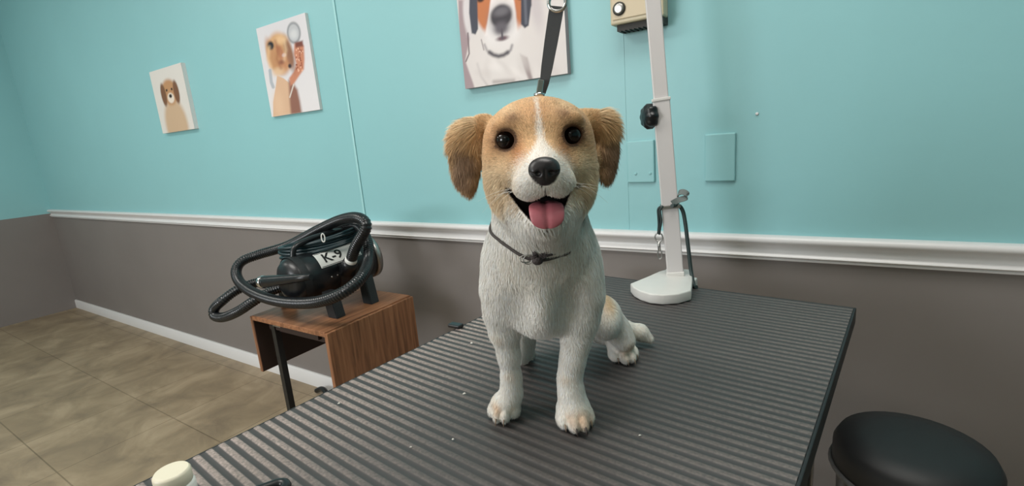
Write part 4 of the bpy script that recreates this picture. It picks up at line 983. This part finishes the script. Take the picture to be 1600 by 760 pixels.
o = link('tongue', bm, mat('pink_tongue', (192, 108, 118), .42, bump=(900, .3, .0003)), dog, smooth=True)
sub_ = o.modifiers.new('smooth', 'SUBSURF'); sub_.levels = sub_.render_levels = 2
tag(o, 'pink tongue hanging over the lower lip')
# whiskers
for sg in (-1, 1):
    for k in range(6):
        p0 = np.array([CX+sg*(.022+.003*(k % 3)), .062-.003*(k % 3), .296+.0035*(k//2)]); d = np.array([sg*(.8+.1*(k % 2)), -.35+.1*(k % 3), .25-.22*k*.6]); d /= np.linalg.norm(d); Lw = .026+.006*(k % 3)
        pts = [dog_pt((p0+d*Lw*t+np.array([0, 0, -.010*t*t]))[None])[0] for t in (0, .25, .5, .75, 1)]
        bm = bmesh.new(); tube(bm, pts, [.00012, .00013, .00012, .0001, .00005], 5); link('whisker', bm, M_TUFT, dog)
# claws
M_CLAW2 = mat('horn_claw', (150, 128, 108), .4); M_CLAW = mat('dark_claw', (58, 48, 44), .4)
for tips in (tipsL, tipsR, tipsH):
    for i, (q, fd, sd) in enumerate(tips):
        if tips is tipsL and i in (0, 3): continue
        kq = 1.0 if (tips is tipsR and i in (1, 2)) else .7
        bm = bmesh.new(); pts = [q-fd*.003+np.array([0, 0, .0005]), q+fd*.0008+np.array([0, 0, .0005]), q+fd*.0034*kq+np.array([0, 0, -.0025]), q+fd*.0046*kq+np.array([0, 0, -.0065])]
        tube(bm, [dog_pt(p[None])[0] for p in pts], [.0013*kq, .0013*kq, .0010*kq, .0004], 8); link('claw', bm, M_CLAW if kq == 1 else M_CLAW2, dog)
# collar with a knotted bow and tag ring
M_COL = mat('dark_grey_collar', (70, 64, 62), .8, bump=(800, .5, .0006))
cpts = []
for u, v, f in ((778, 362, -.035), (783, 376, -.008), (795, 386, .006), (812, 395, .014), (832, 401, .018), (850, 398, .018), (868, 391, .013), (882, 385, .004)):
    cpts.append(Lp(u, v, f))
def snap(p, off):
    p = np.array(p, float)
    for _ in range(6):
        d = B.samp(p[None])[0]; g = B.grad(p[None])[0]; g /= np.linalg.norm(g)+1e-9; p = p-g*(d-off)
    return p
front = [snap(p, .0022 if i < 6 else .0022-.0022*(i-5)) for i, p in enumerate(cpts)]
back = [snap(p, -.002) for p in ((.080, -.045, .245), (.075, -.085, .262), (.045, -.105, .27), (.005, -.105, .272), (-.028, -.085, .268), (-.036, -.06, .258))]
allp = [Vector(dog_pt(p[None])[0]) for p in front+back]
bm = bmesh.new(); tube(bm, smooth_path(allp, 8, closed=True), .0017, 10, closed=True, flat=1.0); collar = link('collar', bm, M_COL, dog); tag(collar, 'thin dark collar with a frayed bow')
bm = bmesh.new(); kp = front[4]*.5+front[5]*.5
def bow(p0, p1, p2, w): strap(bm, smooth_path([Vector(dog_pt(np.array(q)[None])[0]) for q in (p0, p1, p2)], 5), w, .0011, Vector((0, 0, 1)))
gk = np.array([0, .004, 0]); bmesh.ops.create_icosphere(bm, subdivisions=2, radius=.0062, matrix=Matrix.Translation(Vector(dog_pt((kp+gk)[None])[0])) @ Matrix.Scale(.8, 4, (0, 0, 1)))
for (du, dv, w) in ((16, -2, .006), (24, -10, .003), (27, -1, .0025), (-9, -4, .006), (-14, 4, .003), (4, 10, .006), (-3, 12, .004), (12, 5, .004)):
    q = Lp(841+du, 397+dv, .024); mid = (q+kp)/2+np.array([0, .006, .002]); bow(kp+gk, mid, q+np.array([0, .002, 0]), w)
link('bow', bm, mat('dark_ribbon', (62, 54, 54), .8), collar)
bm = bmesh.new(); rc = Lp(823, 405, .026)
tube(bm, [dog_pt((rc+np.array([.0072*math.cos(a), .0012*math.sin(2*a), .0040*math.sin(a)]))[None])[0] for a in np.linspace(0, 2*PI, 22)[:-1]], .0007, 6, closed=True)
tube(bm, [dog_pt((rc+np.array([.0045*math.cos(a)+.001, .0015, .0046*math.sin(a)-.001]))[None])[0] for a in np.linspace(0, 2*PI, 22)[:-1]], .0006, 6, closed=True)
link('tag_ring', bm, M_STEEL, collar)
